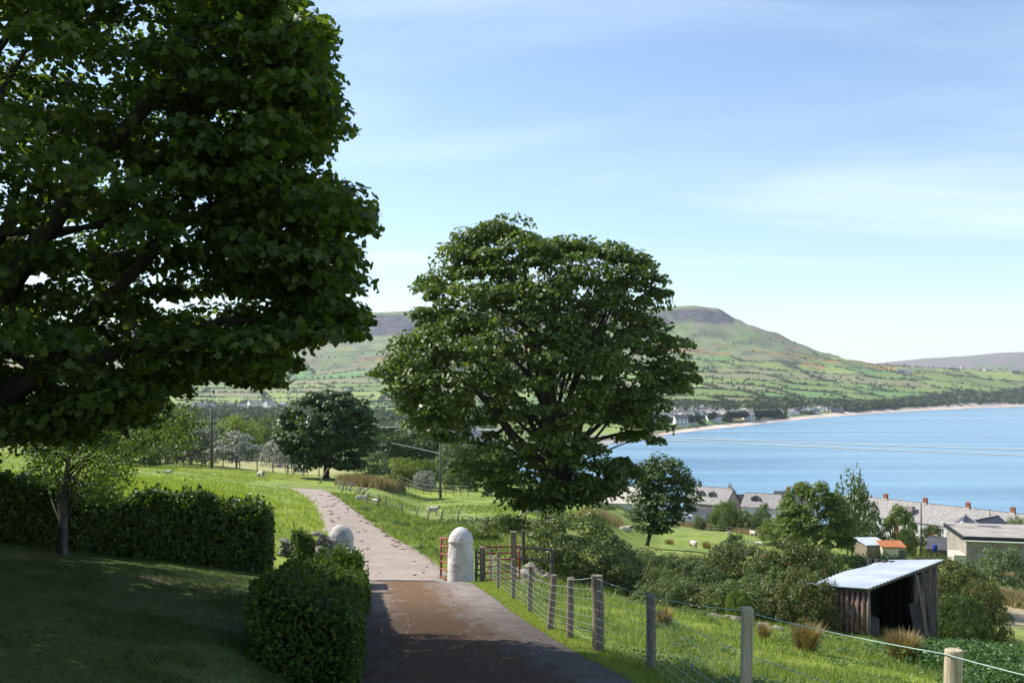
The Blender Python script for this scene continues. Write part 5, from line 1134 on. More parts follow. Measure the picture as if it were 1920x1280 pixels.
P = scatter(40000, 5.5, 36, lambda y: fence_x(y), lambda y: np.minimum(.58 * y + .5, 15), lambda x, y: 1 - clump(x * .8 + 9, y * .8), 1.15); blades('dead_grass', P, .10, .014, 'grass_verge', rg, .9)
def herb(name, cpx, n, r, h, ls, m, seed, ry=None):
    rng = np.random.default_rng(seed); P = []
    q = rng.normal(size=(n, 2)) * np.array([r, ry or r]) * .5; x = cpx.x + q[:, 0]; y = cpx.y + q[:, 1]; z = H(x, y); e = np.exp(-(q[:, 0] / r) ** 2 - (q[:, 1] / (ry or r)) ** 2); k = 5; idx = np.repeat(np.arange(n), k); hh = h * (.4 + .6 * rng.random(n)) * (.5 + .5 * e)
    P = np.stack([x[idx], y[idx], z[idx]], -1) + np.stack([rng.normal(size=n * k) * .05, rng.normal(size=n * k) * .05, hh[idx] * rng.random(n * k) ** .6], -1)
    V, Fc = leaves(P, np.array([0, 0, 1]) + rng.normal(size=P.shape) * .6, ls * (.6 + .8 * rng.random(len(P))), OVAL, rng); return V, Fc
parts = [herb('n', on(1890, 20.5), 5200, 1.9, .8, .085, 'nettle', 1, 2.6), herb('n', on(1930, 16.5), 1800, 1.0, .7, .08, 'nettle', 2), herb('n', on(1820, 23.5), 1500, 1.1, .6, .085, 'nettle', 3)]
V, Fc = merge(parts); o = link('nettles', npmesh('nettles', V, Fc, M['nettle'])); o['kind'] = 'stuff'
parts = []
for i in range(260):
    y = rg.uniform(8, 31) if i < 170 else rg.uniform(33, 70); x = rg.uniform(fence_x(y) + .3, .56 * y) if i < 170 else float(track_r(y)) + rg.uniform(.3, 7 - .05 * y)
    parts.append(herb('w', Vector((x, y, 0)), int(rg.integers(10, 40)), rg.uniform(.15, .5), rg.uniform(.10, .26), .055 if i < 170 else .10, 'nettle', 100 + i))
V, Fc = merge(parts); o = link('weeds', npmesh('weeds', V, Fc, M['nettle'])); o['kind'] = 'stuff'
parts = [herb('w', hit(px, py, 30), n, r, h, .13, 'nettle', 400 + px, r * .6) for px, py, n, r, h in [(930, 1000, 420, 2.0, .8), (955, 985, 420, 2.0, .8), (905, 1015, 200, 1.0, .6), (860, 985, 250, 2.5, .6), (985, 1060, 200, .8, .5), (1185, 975, 500, 2.2, 1.2), (1165, 955, 400, 3, 1.2)]]
V, Fc = merge(parts); o = link('weeds', npmesh('tall_weeds', V, Fc, M['leaf_mid'])); o['kind'] = 'stuff'
def tussock(label, p, r, h, n, m='rush', seed=0):
    rng = np.random.default_rng(seed); a = rng.random(n) * 2 * pi; q = rng.random(n) ** .7 * r * .45; P = np.stack([q * np.cos(a), q * np.sin(a), 0 * a], -1); hh = h * (.6 + .5 * rng.random(n)); out = np.stack([np.cos(a), np.sin(a), 0 * a], -1) * (q / r)[:, None] * h * 1.1 + rng.normal(size=(n, 3)) * h * .10
    tip = P + out; tip[:, 2] = hh; mid = (P + tip) / 2 + np.array([0, 0, h * .12]); d = np.stack([-np.sin(a), np.cos(a), 0 * a], -1) * .007 * (1 + h); V = np.stack([P - d, P + d, mid + d * .7, mid - d * .7, tip], 1).reshape(-1, 3); i = np.arange(n)[:, None] * 5
    Fc = np.concatenate([i + np.array([[0, 1, 2]]), i + np.array([[0, 2, 3]]), i + np.array([[3, 2, 4]])]); o = link('rush_tussock', npmesh('rush_tussock', V, Fc, M[m])); o.location = p; tag(o, label, 'rush tussock', 'tan rush tussocks in the rough grass')
for i, (px, py, r, h, n, lab) in enumerate([(1512, 1222, .34, .60, 700, 'tan rush tussock in front of the left wall of the shed'), (1690, 1243, .42, .70, 1000, 'largest tan rush tussock, in front of the shed opening'), (1432, 1200, .16, .42, 200, 'small tan tussock right behind the pale square fence post'),
        (1245, 1176, .26, .45, 350, 'tan tussock right of the thin post below the hedgerow'), (1325, 1028, .9, .9, 500, 'brown rushes beside the sheep facing the camera'), (1350, 1034, .5, .7, 300, 'small clump of brown rushes right of that sheep'), (1255, 1020, 1.2, .7, 500, 'reddish rushes right of the foot of the small leaning tree')]):
    tussock(lab, hit(px, py, 12), r, h, n, seed=i)
# strips of dead brown grass
def strip_grass(name, pts, w, n, h, m):
    P = []; pts = [Vector(p) for p in pts]
    for _ in range(n): i = rg.integers(len(pts) - 1); q = pts[i].lerp(pts[i + 1], rg.random()); P.append((q.x + rg.normal() * w * .3, q.y + rg.normal() * w, 0))
    P = np.array(P); P[:, 2] = H(P[:, 0], P[:, 1]); blades(name, P, h, .10, m, rg, .3)
strip_grass('dead_grass', [hit(px, py, 60) for px, py in [(640, 908), (680, 912), (720, 918), (750, 920)]], .9, 7000, .9, 'dry')
strip_grass('dead_grass', [hit(px, py, 90) for px, py in [(1280, 985), (1340, 990), (1400, 1000), (1460, 1012)]], 2.5, 7000, .8, 'rush')
strip_grass('dead_grass', [hit(px, py, 60) for px, py in [(1100, 972), (1130, 976), (1160, 982)]], 1.5, 3000, .8, 'dry')
strip_grass('dead_grass', [hit(px, py, 40) for px, py in [(1860, 1120), (1890, 1130), (1940, 1140)]], 1.6, 5000, .6, 'dry')
strip_grass('dead_grass', [hit(px, py, 40) for px, py in [(1865, 1085), (1900, 1088), (1960, 1090)]], 1.6, 3000, .6, 'dry')
# ---------------------------------------------------------------- houses
def gable_house(name, label, cat, p, rz, L, W, h, rh, wallm='render_white', roofm='slate', wins=(), chim=(), group=None, trim='brown_trim', over=.25, dorm=()):
    """ridge along local x; wins: (wall, u, z, w, h) with wall in f (-y), b, l (-x), r (+x); chim: (x, kind)"""
    root = empty(name, p, rz, label, cat, group); mb = MB(); x, y = L / 2, W / 2
    mb.add([(-x, -y, -1.5), (x, -y, -1.5), (x, y, -1.5), (-x, y, -1.5), (-x, -y, h), (x, -y, h), (x, y, h), (-x, y, h), (-x, 0, h + rh), (x, 0, h + rh)],
           [(0, 1, 5, 4), (2, 3, 7, 6), (1, 2, 6, 9, 5), (3, 0, 4, 8, 7), (3, 2, 1, 0)]); mb.build('wall', M[wallm], root)
    n = Vector((0, -rh, -y)).normalized()
    mb = MB(); k = over / y
    for s in (-1, 1):
        e = Vector((0, s * y * (1 + k), h - rh * k)); r = Vector((0, 0, h + rh)); t = Vector((0, 0, .14)); X = Vector((x + over, 0, 0))
        q = [e - X, e + X, r + X, r - X]; mb.add([v + Vector((0, 0, .02)) for v in q] + [v + t for v in q], [(0, 1, 2, 3), (4, 5, 6, 7), (0, 1, 5, 4), (1, 2, 6, 5), (2, 3, 7, 6), (3, 0, 4, 7)])
    rf = mb.build('roof', M[roofm], root)
    mb = MB(); mb.tube([(-x - over, 0, h + rh + .13), (x + over, 0, h + rh + .13)], .10, 5); mb.build('ridge', M['slate_dark'], rf)
    if trim:
        mb = MB()
        for sx in (-1, 1):
            for s in (-1, 1):
                a = Vector((sx * (x + over + .02), s * y * (1 + k), h - rh * k + .04)); b = Vector((sx * (x + over + .02), 0, h + rh + .04)); mb.tube([a, b], .09, 4)
        mb.build('bargeboard', M[trim], root)
    wm = {}
    for wl, u, z, w_, h_ in wins:
        o_ = {'f': (Vector((u, -y, z)), 0), 'b': (Vector((u, y, z)), pi), 'l': (Vector((-x, -u, z)), -pi / 2), 'r': (Vector((x, u, z)), pi / 2)}[wl]
        key = (w_, h_)
        if key not in wm:
            a = MB(); t = .07
            a.box((0, -.03, -h_ / 2), (w_ + .16, .10, .08)); a.box((0, -.02, h_ / 2), (w_ + .1, .06, t)); a.box((-w_ / 2, -.02, 0), (t, .06, h_)); a.box((w_ / 2, -.02, 0), (t, .06, h_)); a.box((0, -.022, 0), (t * .8, .05, h_ - .1))
            b = MB(); b.box((0, .0, 0), (w_ - .04, .03, h_ - .04)); wm[key] = (a.mesh('window', M['frame_white']), b.mesh('pane', M['glass']))
        f = link('window', wm[key][0], root, loc=o_[0], rot=(0, 0, o_[1])); link('pane', wm[key][1], f)
    for cx, kind in chim:
        c = MB(); bw = .95
        if kind == 'brick': c.box((cx, 0, h + rh + .45), (bw, .62, 1.5)); c.box((cx, 0, h + rh + 1.22), (bw + .14, .76, .12)); ch = c.build('chimney', M['brick'], rf)
        else: c.box((cx, 0, h + rh + .3), (.9, .6, 1.2)); c.box((cx, 0, h + rh + .92), (1.04, .74, .1)); ch = c.build('chimney', M['render_grey'], rf)
        c = MB(); c.box((cx, 0, h + rh + .02), (bw + .2, .9, .35)); c.build('flashing', M['render_cream'], ch)
        for dx in (-.24, .24): c = MB(); c.tube([(cx + dx, 0, h + rh + 1.2), (cx + dx, 0, h + rh + 1.62)], [.13, .11], 7); c.build('chimney_pot', M['clay'] if kind == 'brick' else M['slate_dark'], ch)
    for dx, dw in dorm:
        zb = h + rh * .42; yb = -y * .62; c = MB(); c.box((dx, yb + .9, zb + .25), (dw, 1.8, 1.3)); d = c.build('dormer', M['render_grey'], root)
        c = MB(); c.add([(dx - dw * .62, yb - .2, zb + .85), (dx, yb - .2, zb + 1.5), (dx + dw * .62, yb - .2, zb + .85), (dx - dw * .62, yb + 2.2, zb + .85), (dx, yb + 2.2, zb + 1.5), (dx + dw * .62, yb + 2.2, zb + .85)], [(0, 1, 4, 3), (1, 2, 5, 4), (0, 2, 1), (3, 4, 5), (0, 3, 5, 2)]); c.build('dormer_roof', M['slate_dark'], d)
        c = MB(); c.box((dx, yb - .01, zb + .3), (dw * .6, .05, .85)); c.build('pane', M['glass'], d)
    return root
def house_at(px, Y, base_z=None): p = at(px, 900, Y); p.z = gr(p.x, p.y) if base_z is None else base_z; return p
# gabled house below the field (its ridge stands just above the water line of the picture)
Yg = 262; rg_ = at(1338, 915, Yg); p = Vector((rg_.x, rg_.y + 2, rg_.z - 8.6))
gable_house('gabled_house', 'grey gabled house with two dormers behind the small leaning tree', 'house', p, radians(-40), 12.5, 8.6, 4.6, 4.0, 'render_grey', 'slate', wins=[('r', 0, 5.6, .8, 1.2), ('f', 2.6, 2.9, 1.3, 1.1), ('f', -2, 2.9, 1.3, 1.1), ('r', -1.8, 2.2, 1.2, 1.2)],
            chim=[(5.4, 'plain')], dorm=[(-2.2, 1.9), (1.2, 1.9)])
gable_house('house_wing', 'dark roofed wing behind the right side of the gabled house', 'house', Vector((p.x + 8.2, p.y + 2.5, p.z)), radians(20), 6, 5.5, 3.6, 2.6, 'render_grey', 'slate_dark', wins=[('r', 0, 2, .9, 1.1)])
b = MB(); b.add([(-5, -2, 0), (5, -2, 0), (5, 3, 0), (-5, 3, 0), (-4.2, 0.4, 1.1), (4.2, .4, 1.1)], [(0, 1, 5, 4), (2, 3, 4, 5), (1, 2, 5), (3, 0, 4)])
root = empty('garage', Vector((p.x - 3.5, p.y - 17, -38.2 + 0)), radians(-5), 'low garage with a dark hipped roof in front of the gabled house', 'garage'); q = at(1318, 962, 243); root.location = q; b.build('roof', M['slate_dark'], root)
b = MB(); b.box((0, .5, -1.3), (9.4, 4.6, 2.58)); b.build('wall', M['render_white'], root); b = MB(); b.box((2, -1.83, -1.3), (2.6, .06, 2.0)); b.build('door', M['wood_dark'], root)
# white house
Yw = 255; q = at(1432, 925, Yw); p = Vector((q.x, q.y, q.z - 7.4))
gable_house('white_house', 'white rendered house with a slate roof and one gabled dormer, left of the bright tree', 'house', p, radians(-32), 9.5, 8, 4.2, 3.1, 'render_white', 'slate', wins=[('r', 0, 4.2, .8, 1.3), ('f', 0, 2.2, 1.0, 1.1), ('f', 2.8, 2.2, 1.0, 1.1), ('r', 2, 1.6, 1, 1.1)], chim=[], dorm=[(-1.6, 2.2)])
gable_house('white_house', 'house with a dark gable and tall brick chimney directly behind the bright tree', 'house', Vector((p.x + 8.5, p.y + 3, p.z + .6)), radians(-10), 9, 7.5, 3.9, 3.0, 'render_white', 'slate_dark', wins=[('l', 0, 3.4, .8, 1.2), ('f', 1, 2.2, 1.0, 1.1), ('f', -2, 2.2, 1, 1.1)], chim=[(-1.0, 'brick')])
# left roof behind the sycamore
q = at(1190, 912, 225); p = Vector((q.x, q.y, q.z - 7.0))
gable_house('bungalow', 'bungalow with a broad pale roof glimpsed between the sycamore and the small tree', 'house', p, radians(-15), 13, 10, 3.6, 3.3, 'render_white', 'roof_plain' if 'roof_plain' in M else 'render_cream', wins=[('f', -3, 2, 1.4, 1.1), ('f', 1, 2, 1.4, 1.1)], chim=[])
# the long terrace
A = at(1588, 929, 246); A.z = -27.0 * 1.0; B_ = at(2040, 979, 196); B_.z = -27.1; d = (B_ - A); Lt = sqrt(d.x ** 2 + d.y ** 2); rz = math.atan2(d.y, d.x); mid = (A + B_) / 2
def along(px):      # local x on the ridge under an image column
    best = min(((abs(960 + F * (A.x + d.x * t) / (A.y + d.y * t) - px), t) for t in np.linspace(0, 1.2, 600)))[1]; return (best - .5) * Lt
ch = [along(v) for v in (1661, 1735, 1815, 1899)]
wins = []
for k in range(18):
    u = -Lt / 2 + 3 + k * Lt / 18
    for z in (4.1, 1.6): wins.append(('f', u, z, .95, 1.25))
root = gable_house('terrace_row', 'long terrace of houses with a slate roof and brick chimneys above the bay', 'terrace', Vector((mid.x, mid.y, -27.0 - 9.3)), rz, Lt, 8.2, 5.4, 3.9, 'render_white', 'slate', wins=wins, chim=[(v, 'brick') for v in ch], trim=None)
for u in (along(1700) , along(1768), along(1800)): b = MB(); b.box((u, -4.13, 3.0), (1.1, .1, 4.6)); b.build('brick_panel', M['brick'], root)
b = MB(); u = along(1719); b.box((u, -2.6, 7.1), (1.9, 1.2, 3.2)); b.build('roof_stack', M['render_grey'], root)
# gabled extensions behind the flat roof
def ext(label, px, Y, toppy, rz, L, W, h, rh, wins, wallm='render_white'):
    q = at(px, toppy, Y); gable_house('extension', label, 'house', Vector((q.x, q.y, q.z - h - rh)), rz, L, W, h, rh, wallm, 'slate_dark', wins=wins, chim=[], trim='frame_white')
ext('white gabled extension with a window, left of the flat roofed building', 1808, 150, 972, radians(62), 7.5, 4.6, 3.2, 1.7, [('l', 0, 2.0, 1.3, 1.1)])
ext('low dark roofed extension behind the flat roof', 1850, 168, 972, radians(40), 9, 4.6, 2.8, 1.7, [])
# grey flat roofed building
Yf = 118; q = at(1812, 1006, Yf); gz = gr(q.x + 6, q.y + 3) - 1
root = empty('flat_roofed_building', Vector((q.x, q.y, gz)), radians(-14), 'grey pebble dashed building with a pale flat roof at the right edge', 'building'); hh = q.z - gz; b = MB(); b.box((10, 6, hh / 2 - .6), (20, 12, hh + .6)); b.build('wall', M['render_grey'], root)
b = MB(); b.box((10, 6, hh - .15), (20.8, 12.8, .42)); b.build('fascia', M['black'], root); b = MB(); b.box((10, 6, hh + .1), (20.5, 12.5, .07)); rf = b.build('roof', M['roof_pale'], root)
b = MB(); b.tube([(-.4, -.46, hh - .42), (20.4, -.46, hh - .42)], .09, 6); b.build('gutter', M['frame_white'], root)
for x_ in (1.8,): b = MB(); b.box((x_, -.02, hh - 2.6), (.75, .10, .85)); f = b.build('window', M['frame_white'], root); b = MB(); b.box((x_, -.06, hh - 2.6), (.6, .06, .7)); b.build('pane', M['glass'], f)
b = MB(); b.box((-.7, 2, hh / 2 - 1.6), (1.4, 4, hh - 1.4)); b.build('lean_to', M['render_cream'], root)
# small sheds and the outbuilding
def small_shed(label, px, Y, top, w, dpt, h, m, mw, rz=0, slope=.4):
    q = at(px, top, Y); root = empty('garden_shed', Vector((q.x, q.y, q.z - h)), rz, label, 'shed'); b = MB(); b.box((0, 0, h / 2 - .3), (w, dpt, h + .4)); b.build('wall', M[mw], root); b = MB()
    x, y = w / 2 + .15, dpt / 2 + .15; b.add([(-x, -y, h - slope * .0), (x, -y, h), (x, y, h + slope), (-x, y, h + slope), (-x, -y, h + .08), (x, -y, h + .08), (x, y, h + slope + .08), (-x, y, h + slope + .08)], [(0, 1, 2, 3), (4, 5, 6, 7), (0, 1, 5, 4), (1, 2, 6, 5), (2, 3, 7, 6), (3, 0, 4, 7)]); b.build('roof', M[m], root)
    b = MB(); b.box((w * .35, -dpt / 2 - .02, h * .42), (.7, .06, h * .8)); b.build('door', M['wood_dark'], root)
small_shed('low garden shed with a pale blue metal roof', 1634, 117, 1018, 2.7, 3.2, 1.2, 'blue_sheet', 'wood', .1, .4)
small_shed('low garden shed with a rusty orange roof beside the blue one', 1671, 115, 1023, 2.6, 2.4, 1.4, 'rust', 'render_cream', -.12, .4)
q = at(1778, 1010, 140); gable_house('outbuilding', 'low dark roofed outbuilding beside the dense green shrub', 'outbuilding', Vector((q.x, q.y, q.z - 2.9)), radians(-35), 5, 4, 1.6, 1.3, 'wood_dark', 'slate_dark', chim=[], trim=None)
q = at(1753, 1033, 132); mb = MB(); mb.tube([(0, 0, 0), (0, 0, .05), (0, 0, .4), (0, 0, .85), (0, 0, .9)], [.30, .33, .36, .33, .29], 16); o = mb.build('water_barrel', M['blue'], None, smooth=True); o.location = q; tag(o, 'blue plastic barrel among the gardens in front of the terrace', 'barrel')
# white car by the gardens
q = at(1283, 972, 236); root = empty('parked_car', q, radians(-12), 'white car parked above the field, left of the garage', 'car'); mb = MB(); prof_c = [(-2.1, .35), (-2.15, .75), (-1.9, .95), (-1.45, 1.0), (-.95, 1.42), (.55, 1.45), (1.15, 1.0), (1.95, .85), (2.15, .6), (2.1, .35)]
V = [(x_, s * .85, z_) for s in (-1, 1) for x_, z_ in prof_c]; n = len(prof_c); mb.add(V, [tuple(range(n)), tuple(reversed(range(n, 2 * n)))] + [(i, (i + 1) % n, (i + 1) % n + n, i + n) for i in range(n)]); mb.build('body', M['car_white'], root, bevel=.05)
for s in (-1, 1): mb = MB(); mb.add([(-1.2, s * .87, 1.02), (-.9, s * .87, 1.34), (.5, s * .87, 1.36), (.95, s * .87, 1.02)], [(0, 1, 2, 3)]); mb.build('side_window', M['glass'], root)
for x_ in (-1.3, 1.3):
    for s in (-1, 1): mb = MB(); mb.tube([(x_, s * .72, .33), (x_, s * .90, .33)], .33, 12); wh = mb.build('wheel', M['black'], root); mb = MB(); mb.tube([(x_, s * .90, .33), (x_, s * .92, .33)], .18, 8); mb.build('rim', M['wire'], wh)

# ---------------------------------------------------------------- the village and farms across the bay
rv = random.Random(77); HM = []
def hv(kind):
    L_, W_, h_, r_ = {'a': (13, 8, 4.6, 2.8), 'b': (17, 8, 3.0, 2.6), 'c': (10, 8, 5.4, 3)}[kind]; x, y = L_ / 2, W_ / 2; w = MB()
    w.add([(-x, -y, -2), (x, -y, -2), (x, y, -2), (-x, y, -2), (-x, -y, h_), (x, -y, h_), (x, y, h_), (-x, y, h_), (-x, 0, h_ + r_), (x, 0, h_ + r_)], [(0, 1, 5, 4), (2, 3, 7, 6), (1, 2, 6, 9, 5), (3, 0, 4, 8, 7)])
    rf = MB(); rf.add([(-x - .4, -y - .5, h_ - .2), (x + .4, -y - .5, h_ - .2), (x + .4, 0, h_ + r_ + .15), (-x - .4, 0, h_ + r_ + .15), (x + .4, y + .5, h_ - .2), (-x - .4, y + .5, h_ - .2)], [(0, 1, 2, 3), (3, 2, 4, 5)])
    c = MB(); c.box((x - 1, 0, h_ + r_ + .5), (1.1, .9, 1.8))
    g = MB()
    for k in range(int(L_ / 3.2)):
        for z in ([1.5, 4.0] if h_ > 4 else [1.6]): g.box((-x + 1.8 + k * 3.2, -y - .03, z), (1.2, .1, 1.2))
    return w, rf, c, g
HV = {}
for k in 'abc':
    w, rf, c, g = hv(k)
    for wm in ('render_white', 'render_cream', 'render_grey'):
        for rm in ('slate', 'slate_dark', 'render_cream'): HV[k, wm, rm] = (w.mesh('wall', M[wm]), rf.mesh('roof', M[rm]), c.mesh('chimney', M['render_cream']), g.mesh('pane', M['glass']))
def vhouse(px, Y, label, group=None, rz=None, kind=None, wm=None, rm=None, name='village_house', s=1.0):
    X = (px - 960) / F * Y; root = empty(name, Vector((X, Y, gr(X, Y))), rv.choice([.9, .75, -.2, 1.1]) + rv.uniform(-.2, .2) if rz is None else rz, label, 'house', group); root.scale = (s, s, s)
    me = HV[kind or rv.choice('aabc'), wm or rv.choice(['render_white', 'render_white', 'render_white', 'render_cream', 'render_grey']), rm or rv.choice(['slate', 'slate', 'render_cream', 'slate_dark', 'render_cream'])]
    link('wall', me[0], root); rf = link('roof', me[1], root); link('chimney', me[2], rf); link('chimney', me[2], rf, rot=(0, 0, pi)); link('windows', me[3], root)['kind'] = 'stuff'
vg = 'small houses of the village behind the far beach'; n_ = 0
for row, (Y0, a, b_, n) in enumerate([(1010, 1212, 1330, 9), (1060, 1205, 1360, 14), (1110, 1205, 1400, 16), (1160, 1205, 1430, 16), (1215, 1210, 1440, 15), (1275, 1215, 1420, 12), (1330, 1470, 1560, 9), (1380, 1440, 1575, 9)]):
    for k in range(n):
        px = a + (b_ - a) * (k + rv.uniform(.1, .9)) / n; vhouse(px, max(Y0 + 40, float(shore_far(px)) + 135) + rv.uniform(-20, 25), 'one of the small houses of the village behind the far beach', vg)
for px, Y, lab, k, wm, rm, s in [(1276, 975, 'large white two storey house nearest the shingle, among the pines', 'c', 'render_white', 'slate_dark', 1.35), (1338, 1100, 'white house with a bright gable left of the dark pine belt', 'a', 'render_white', 'slate_dark', 1.2), (1402, 1180, 'tall white house just above the dark pine belt', 'c', 'render_white', 'slate', 1.3),
                                 (1296, 965, 'small white cottage right of the large white house', 'b', 'render_white', 'slate_dark', .6), (1452, 1340, 'long white building at the left end of the woods', 'b', 'render_white', 'roof_x' if 'roof_x' in M else 'slate', 1.4), (1528, 1450, 'white gabled house at the right end of the village', 'a', 'render_white', 'slate_dark', 1.0),
                                 (1568, 1500, 'grey barn at the right end of the village under the trees', 'b', 'render_grey', 'slate_dark', 1.3),
                                 (1700, 2900, 'white farmhouse high on the green slope across the bay', 'b', 'render_white', 'slate', 1.9), (1688, 2890, 'grey farm building left of the white farmhouse on the slope', 'a', 'render_grey', 'slate', 1.7), (1852, 3150, 'white cottage on the skyline of the far fields', 'b', 'render_white', 'slate', 1.6),
                                 (1805, 3160, 'tiny white cottage on the ridge left of the skyline cottage', 'a', 'render_white', 'slate', 1.1), (1500, 1800, 'white cottage in the fields above the village', 'b', 'render_white', 'slate', 1.0), (1903, 3120, 'farm at the right edge of the far ridge', 'b', 'render_grey', 'slate_dark', 1.6)]:
    vhouse(px, max(Y, float(shore_far(px)) + 75) if Y < 1700 else Y, lab, None, 0.1, k, wm, rm, 'farmhouse' if Y > 1700 else 'village_house', s)
for px, Y, s in [(388, 1500, 1.3), (395, 1450, 1), (456, 1540, 1.2), (475, 1530, 1.6), (487, 1560, 1.3), (505, 1550, 1.5), (512, 1500, 1), (370, 1350, 1.2), (432, 1600, 1), (530, 1600, 1)]:
    vhouse(px, Y, 'one of the pale farmhouses at the foot of the hill behind the pole', 'farmhouses at the foot of the hill on the left', None, None, 'render_white', 'slate', 'farmhouse', s)
for px, Y, s in [(752, 420, .8), (848, 470, 1.4), (862, 480, 1.3), (880, 500, 1.2), (900, 540, 1.1), (735, 430, 1.1)]:
    vhouse(px, Y, 'one of the pale houses of the valley half hidden behind the slim pole', 'valley houses behind the slim pole', None, None, 'render_white', 'slate', 'valley_house', s)

# ---------------------------------------------------------------- hedgerows, woods and gorse across the bay
def tree_blobs(name, P, r, h, m, seed, per=26, leaf=.42):
    """tree masses far away: ragged clusters of leaf clumps, thousands of small faces"""
    rng = np.random.default_rng(seed); n = len(P); idx = np.repeat(np.arange(n), per); d = rng.normal(size=(n * per, 3)); d = unit(d); d[:, 2] = d[:, 2] * .55 + .5
    q = P[idx] + d * np.stack([r[idx], r[idx], h[idx]], -1) * (.55 + .45 * rng.random(n * per))[:, None]
    V, Fc = leaves(q, d * np.array([1, 1, .8]) + rng.normal(size=q.shape) * .35 + [0, 0, .25], (leaf * 2.5 * np.minimum(r, h * 1.3))[idx] * (.6 + .6 * rng.random(n * per)), OVAL, rng); o = link(name, npmesh(name, V, Fc, M[m])); o['kind'] = 'stuff'; return o
M['far_dark'] = leafmat('distant_wood', [(0, (.028, .05, .022)), (.6, (.05, .08, .03)), (1, (.09, .115, .045))], .15, .8, .1)
M['far_mid'] = leafmat('distant_hedge', [(0, (.045, .07, .03)), (.6, (.075, .10, .04)), (1, (.12, .135, .065))], .15, .8, .1)
M['far_light'] = leafmat('distant_light_wood', [(0, (.075, .10, .035)), (.6, (.12, .145, .05)), (1, (.17, .18, .08))], .15, .8, .1)
M['far_pine'] = leafmat('distant_pine', [(0, (.014, .026, .014)), (1, (.035, .05, .024))], .05, .8, .1)
rh_ = np.random.default_rng(91); n = 330000; px = rh_.uniform(330, 1990, n); Y = np.exp(rh_.uniform(math.log(1000), math.log(3300), n)); X = (px - 960) / F * Y
ok = (Y > shore_far(px) + 60) | (px < 925); X, Y, px = X[ok], Y[ok], px[ok]; Z = H(X, Y); d_, r1, r2 = fields(X, Y); mz = zone(X, Y, Z)
k = (d_ < 4.5) & (mz < .5) & (rh_.random(len(X)) < .66 * (.45 + sstep(.38, .6, fbm(X / 90, Y / 90, 101)))); X1, Y1, Z1 = X[k], Y[k], Z[k]; s = rh_.gamma(2, .75, len(X1)) + 1.1; s = np.minimum(s, 6.5)
print('hedge blobs', len(X1)); tree_blobs('field_hedges', np.stack([X1, Y1, Z1], -1), s * 1.05, s * 1.15, 'far_mid', 5, per=7, leaf=.56)
k = (d_ > 6) & (rh_.random(len(X)) < .018 * sstep(.52, .66, fbm(X / 150, Y / 120, 103)) * (1 - mz)) | ((mz > .5) & (Z < 190) & (rh_.random(len(X)) < .01 * sstep(.5, .62, fbm(X / 70, Y / 70, 104)))); s = rh_.uniform(2, 5, k.sum()); tree_blobs('field_trees', np.stack([X[k], Y[k], Z[k]], -1), s, s * 1.3, 'far_dark', 6, per=16, leaf=.45)
k = (fbm(X / 75, Y / 55, 65) > .60) & (fbm(X / 330, Y / 300, 66) > .5) & (Z > 35) & (Z < 200) & (rh_.random(len(X)) < .10); s = rh_.uniform(1.5, 3.5, k.sum()); print('gorse', k.sum()); tree_blobs('gorse', np.stack([X[k], Y[k], Z[k]], -1), s * 1.3, s * .7, 'leaf_gorse', 7, per=8, leaf=.5)
# coastal wood
n = 4200; px = rh_.uniform(1395, 2000, n); ys = shore_far(px); w0 = np.interp(px, [1395, 1480, 1560, 1650, 1780, 1860, 2000], [220, 220, 170, 200, 240, 330, 480]); t = rh_.random(n); Y = ys + np.interp(px, [1395, 1480, 1600, 1700, 2000], [230, 230, 70, 90, 90]) + t * w0; X = (px - 960) / F * Y; Z = H(X, Y); s = rh_.uniform(5, 11, n) * (.8 + .4 * fbm(X / 80, Y / 80, 105))
s *= .62 + .75 * rh_.random(n) ** 2; tree_blobs('coastal_wood', np.stack([X, Y, Z], -1)[::2], s[::2] * .9, s[::2] * 1.3, 'far_dark', 8, per=24, leaf=.34); k = np.arange(3, n, 4); tree_blobs('coastal_wood', np.stack([X, Y, Z], -1)[k], s[k] * .85, s[k] * 1.2, 'far_light', 19, per=22, leaf=.34); k = np.arange(1, n, 4); tree_blobs('coastal_wood', np.stack([X, Y, Z], -1)[k], s[k] * .8, s[k] * 1.1, 'far_mid', 9, per=22, leaf=.38)
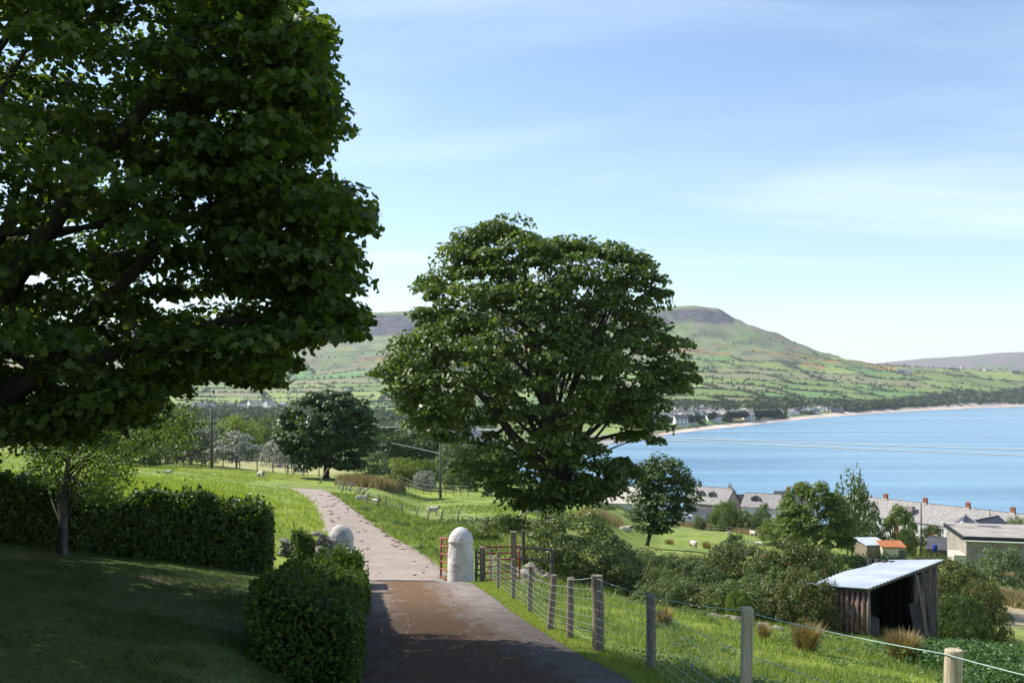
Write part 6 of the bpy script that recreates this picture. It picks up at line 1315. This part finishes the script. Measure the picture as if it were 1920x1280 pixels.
# scrub and trees behind the village and over the valley floor
n = 2600; px = rh_.uniform(1205, 1470, n); Y = rh_.uniform(1300, 1560, n); X = (px - 960) / F * Y; Z = H(X, Y); s = rh_.uniform(2.5, 7, n); tree_blobs('village_trees', np.stack([X, Y, Z], -1), s, s * 1.2, 'far_dark', 10, per=14, leaf=.46)
n = 90; px = rh_.uniform(1205, 1440, n); Y = rh_.uniform(1000, 1290, n); X = (px - 960) / F * Y; Y = np.maximum(Y, shore_far(px) + 90 + 40 * rh_.random(n)); X = (px - 960) / F * Y; Z = H(X, Y); s = rh_.uniform(2, 4.5, n); tree_blobs('village_trees', np.stack([X, Y, Z], -1), s, s * 1.2, 'far_mid', 11, per=20, leaf=.42)
n = 2300; px = rh_.uniform(300, 930, n); Y = np.exp(rh_.uniform(math.log(440), math.log(1500), n)); X = (px - 960) / F * Y; Z = H(X, Y); k = fbm(X / 110, Y / 70, 106) > .47; X, Y, Z = X[k], Y[k], Z[k]; s = rh_.uniform(2.5, 6, k.sum()); tree_blobs('valley_wood', np.stack([X, Y, Z], -1), s, s * 1.1, 'far_mid', 12, per=18, leaf=.45)
# pine belt near the beach and single pines
rows_p = [(rh_.uniform(1362, 1462), rh_.uniform(1035, 1085)) for _ in range(150)] + [(rh_.uniform(1285, 1316), rh_.uniform(985, 1010)) for _ in range(16)] + [(rh_.uniform(1330, 1346), rh_.uniform(1000, 1030)) for _ in range(10)] + [(rh_.uniform(1236, 1262), rh_.uniform(975, 1000)) for _ in range(14)]
P = []; 
for px, Y in rows_p: Y = max(Y, float(shore_far(np.array(px))) + 75); X = (px - 960) / F * Y; P.append((X, Y, gr(X, Y) + 4))
P = np.array(P); s = rh_.uniform(3, 4.6, len(P)); tree_blobs('pine_belt', P, s, s * 1.7, 'far_pine', 13, per=46, leaf=.30)
# ---------------------------------------------------------------- air
hz, nt, out = newmat('air_haze')
pv = N(nt, 'ShaderNodeVolumePrincipled', {'Color': (.80, .88, 1.0, 1), 'Density': 0.00006, 'Anisotropy': .2})
nt.links.new(pv.outputs[0], out.inputs['Volume'])
b = MB(); b.box((0, 5300, (430 - 50) / 2), (23000, 12400, 430 + 50))
o = b.build('haze', hz); o['kind'] = 'stuff'
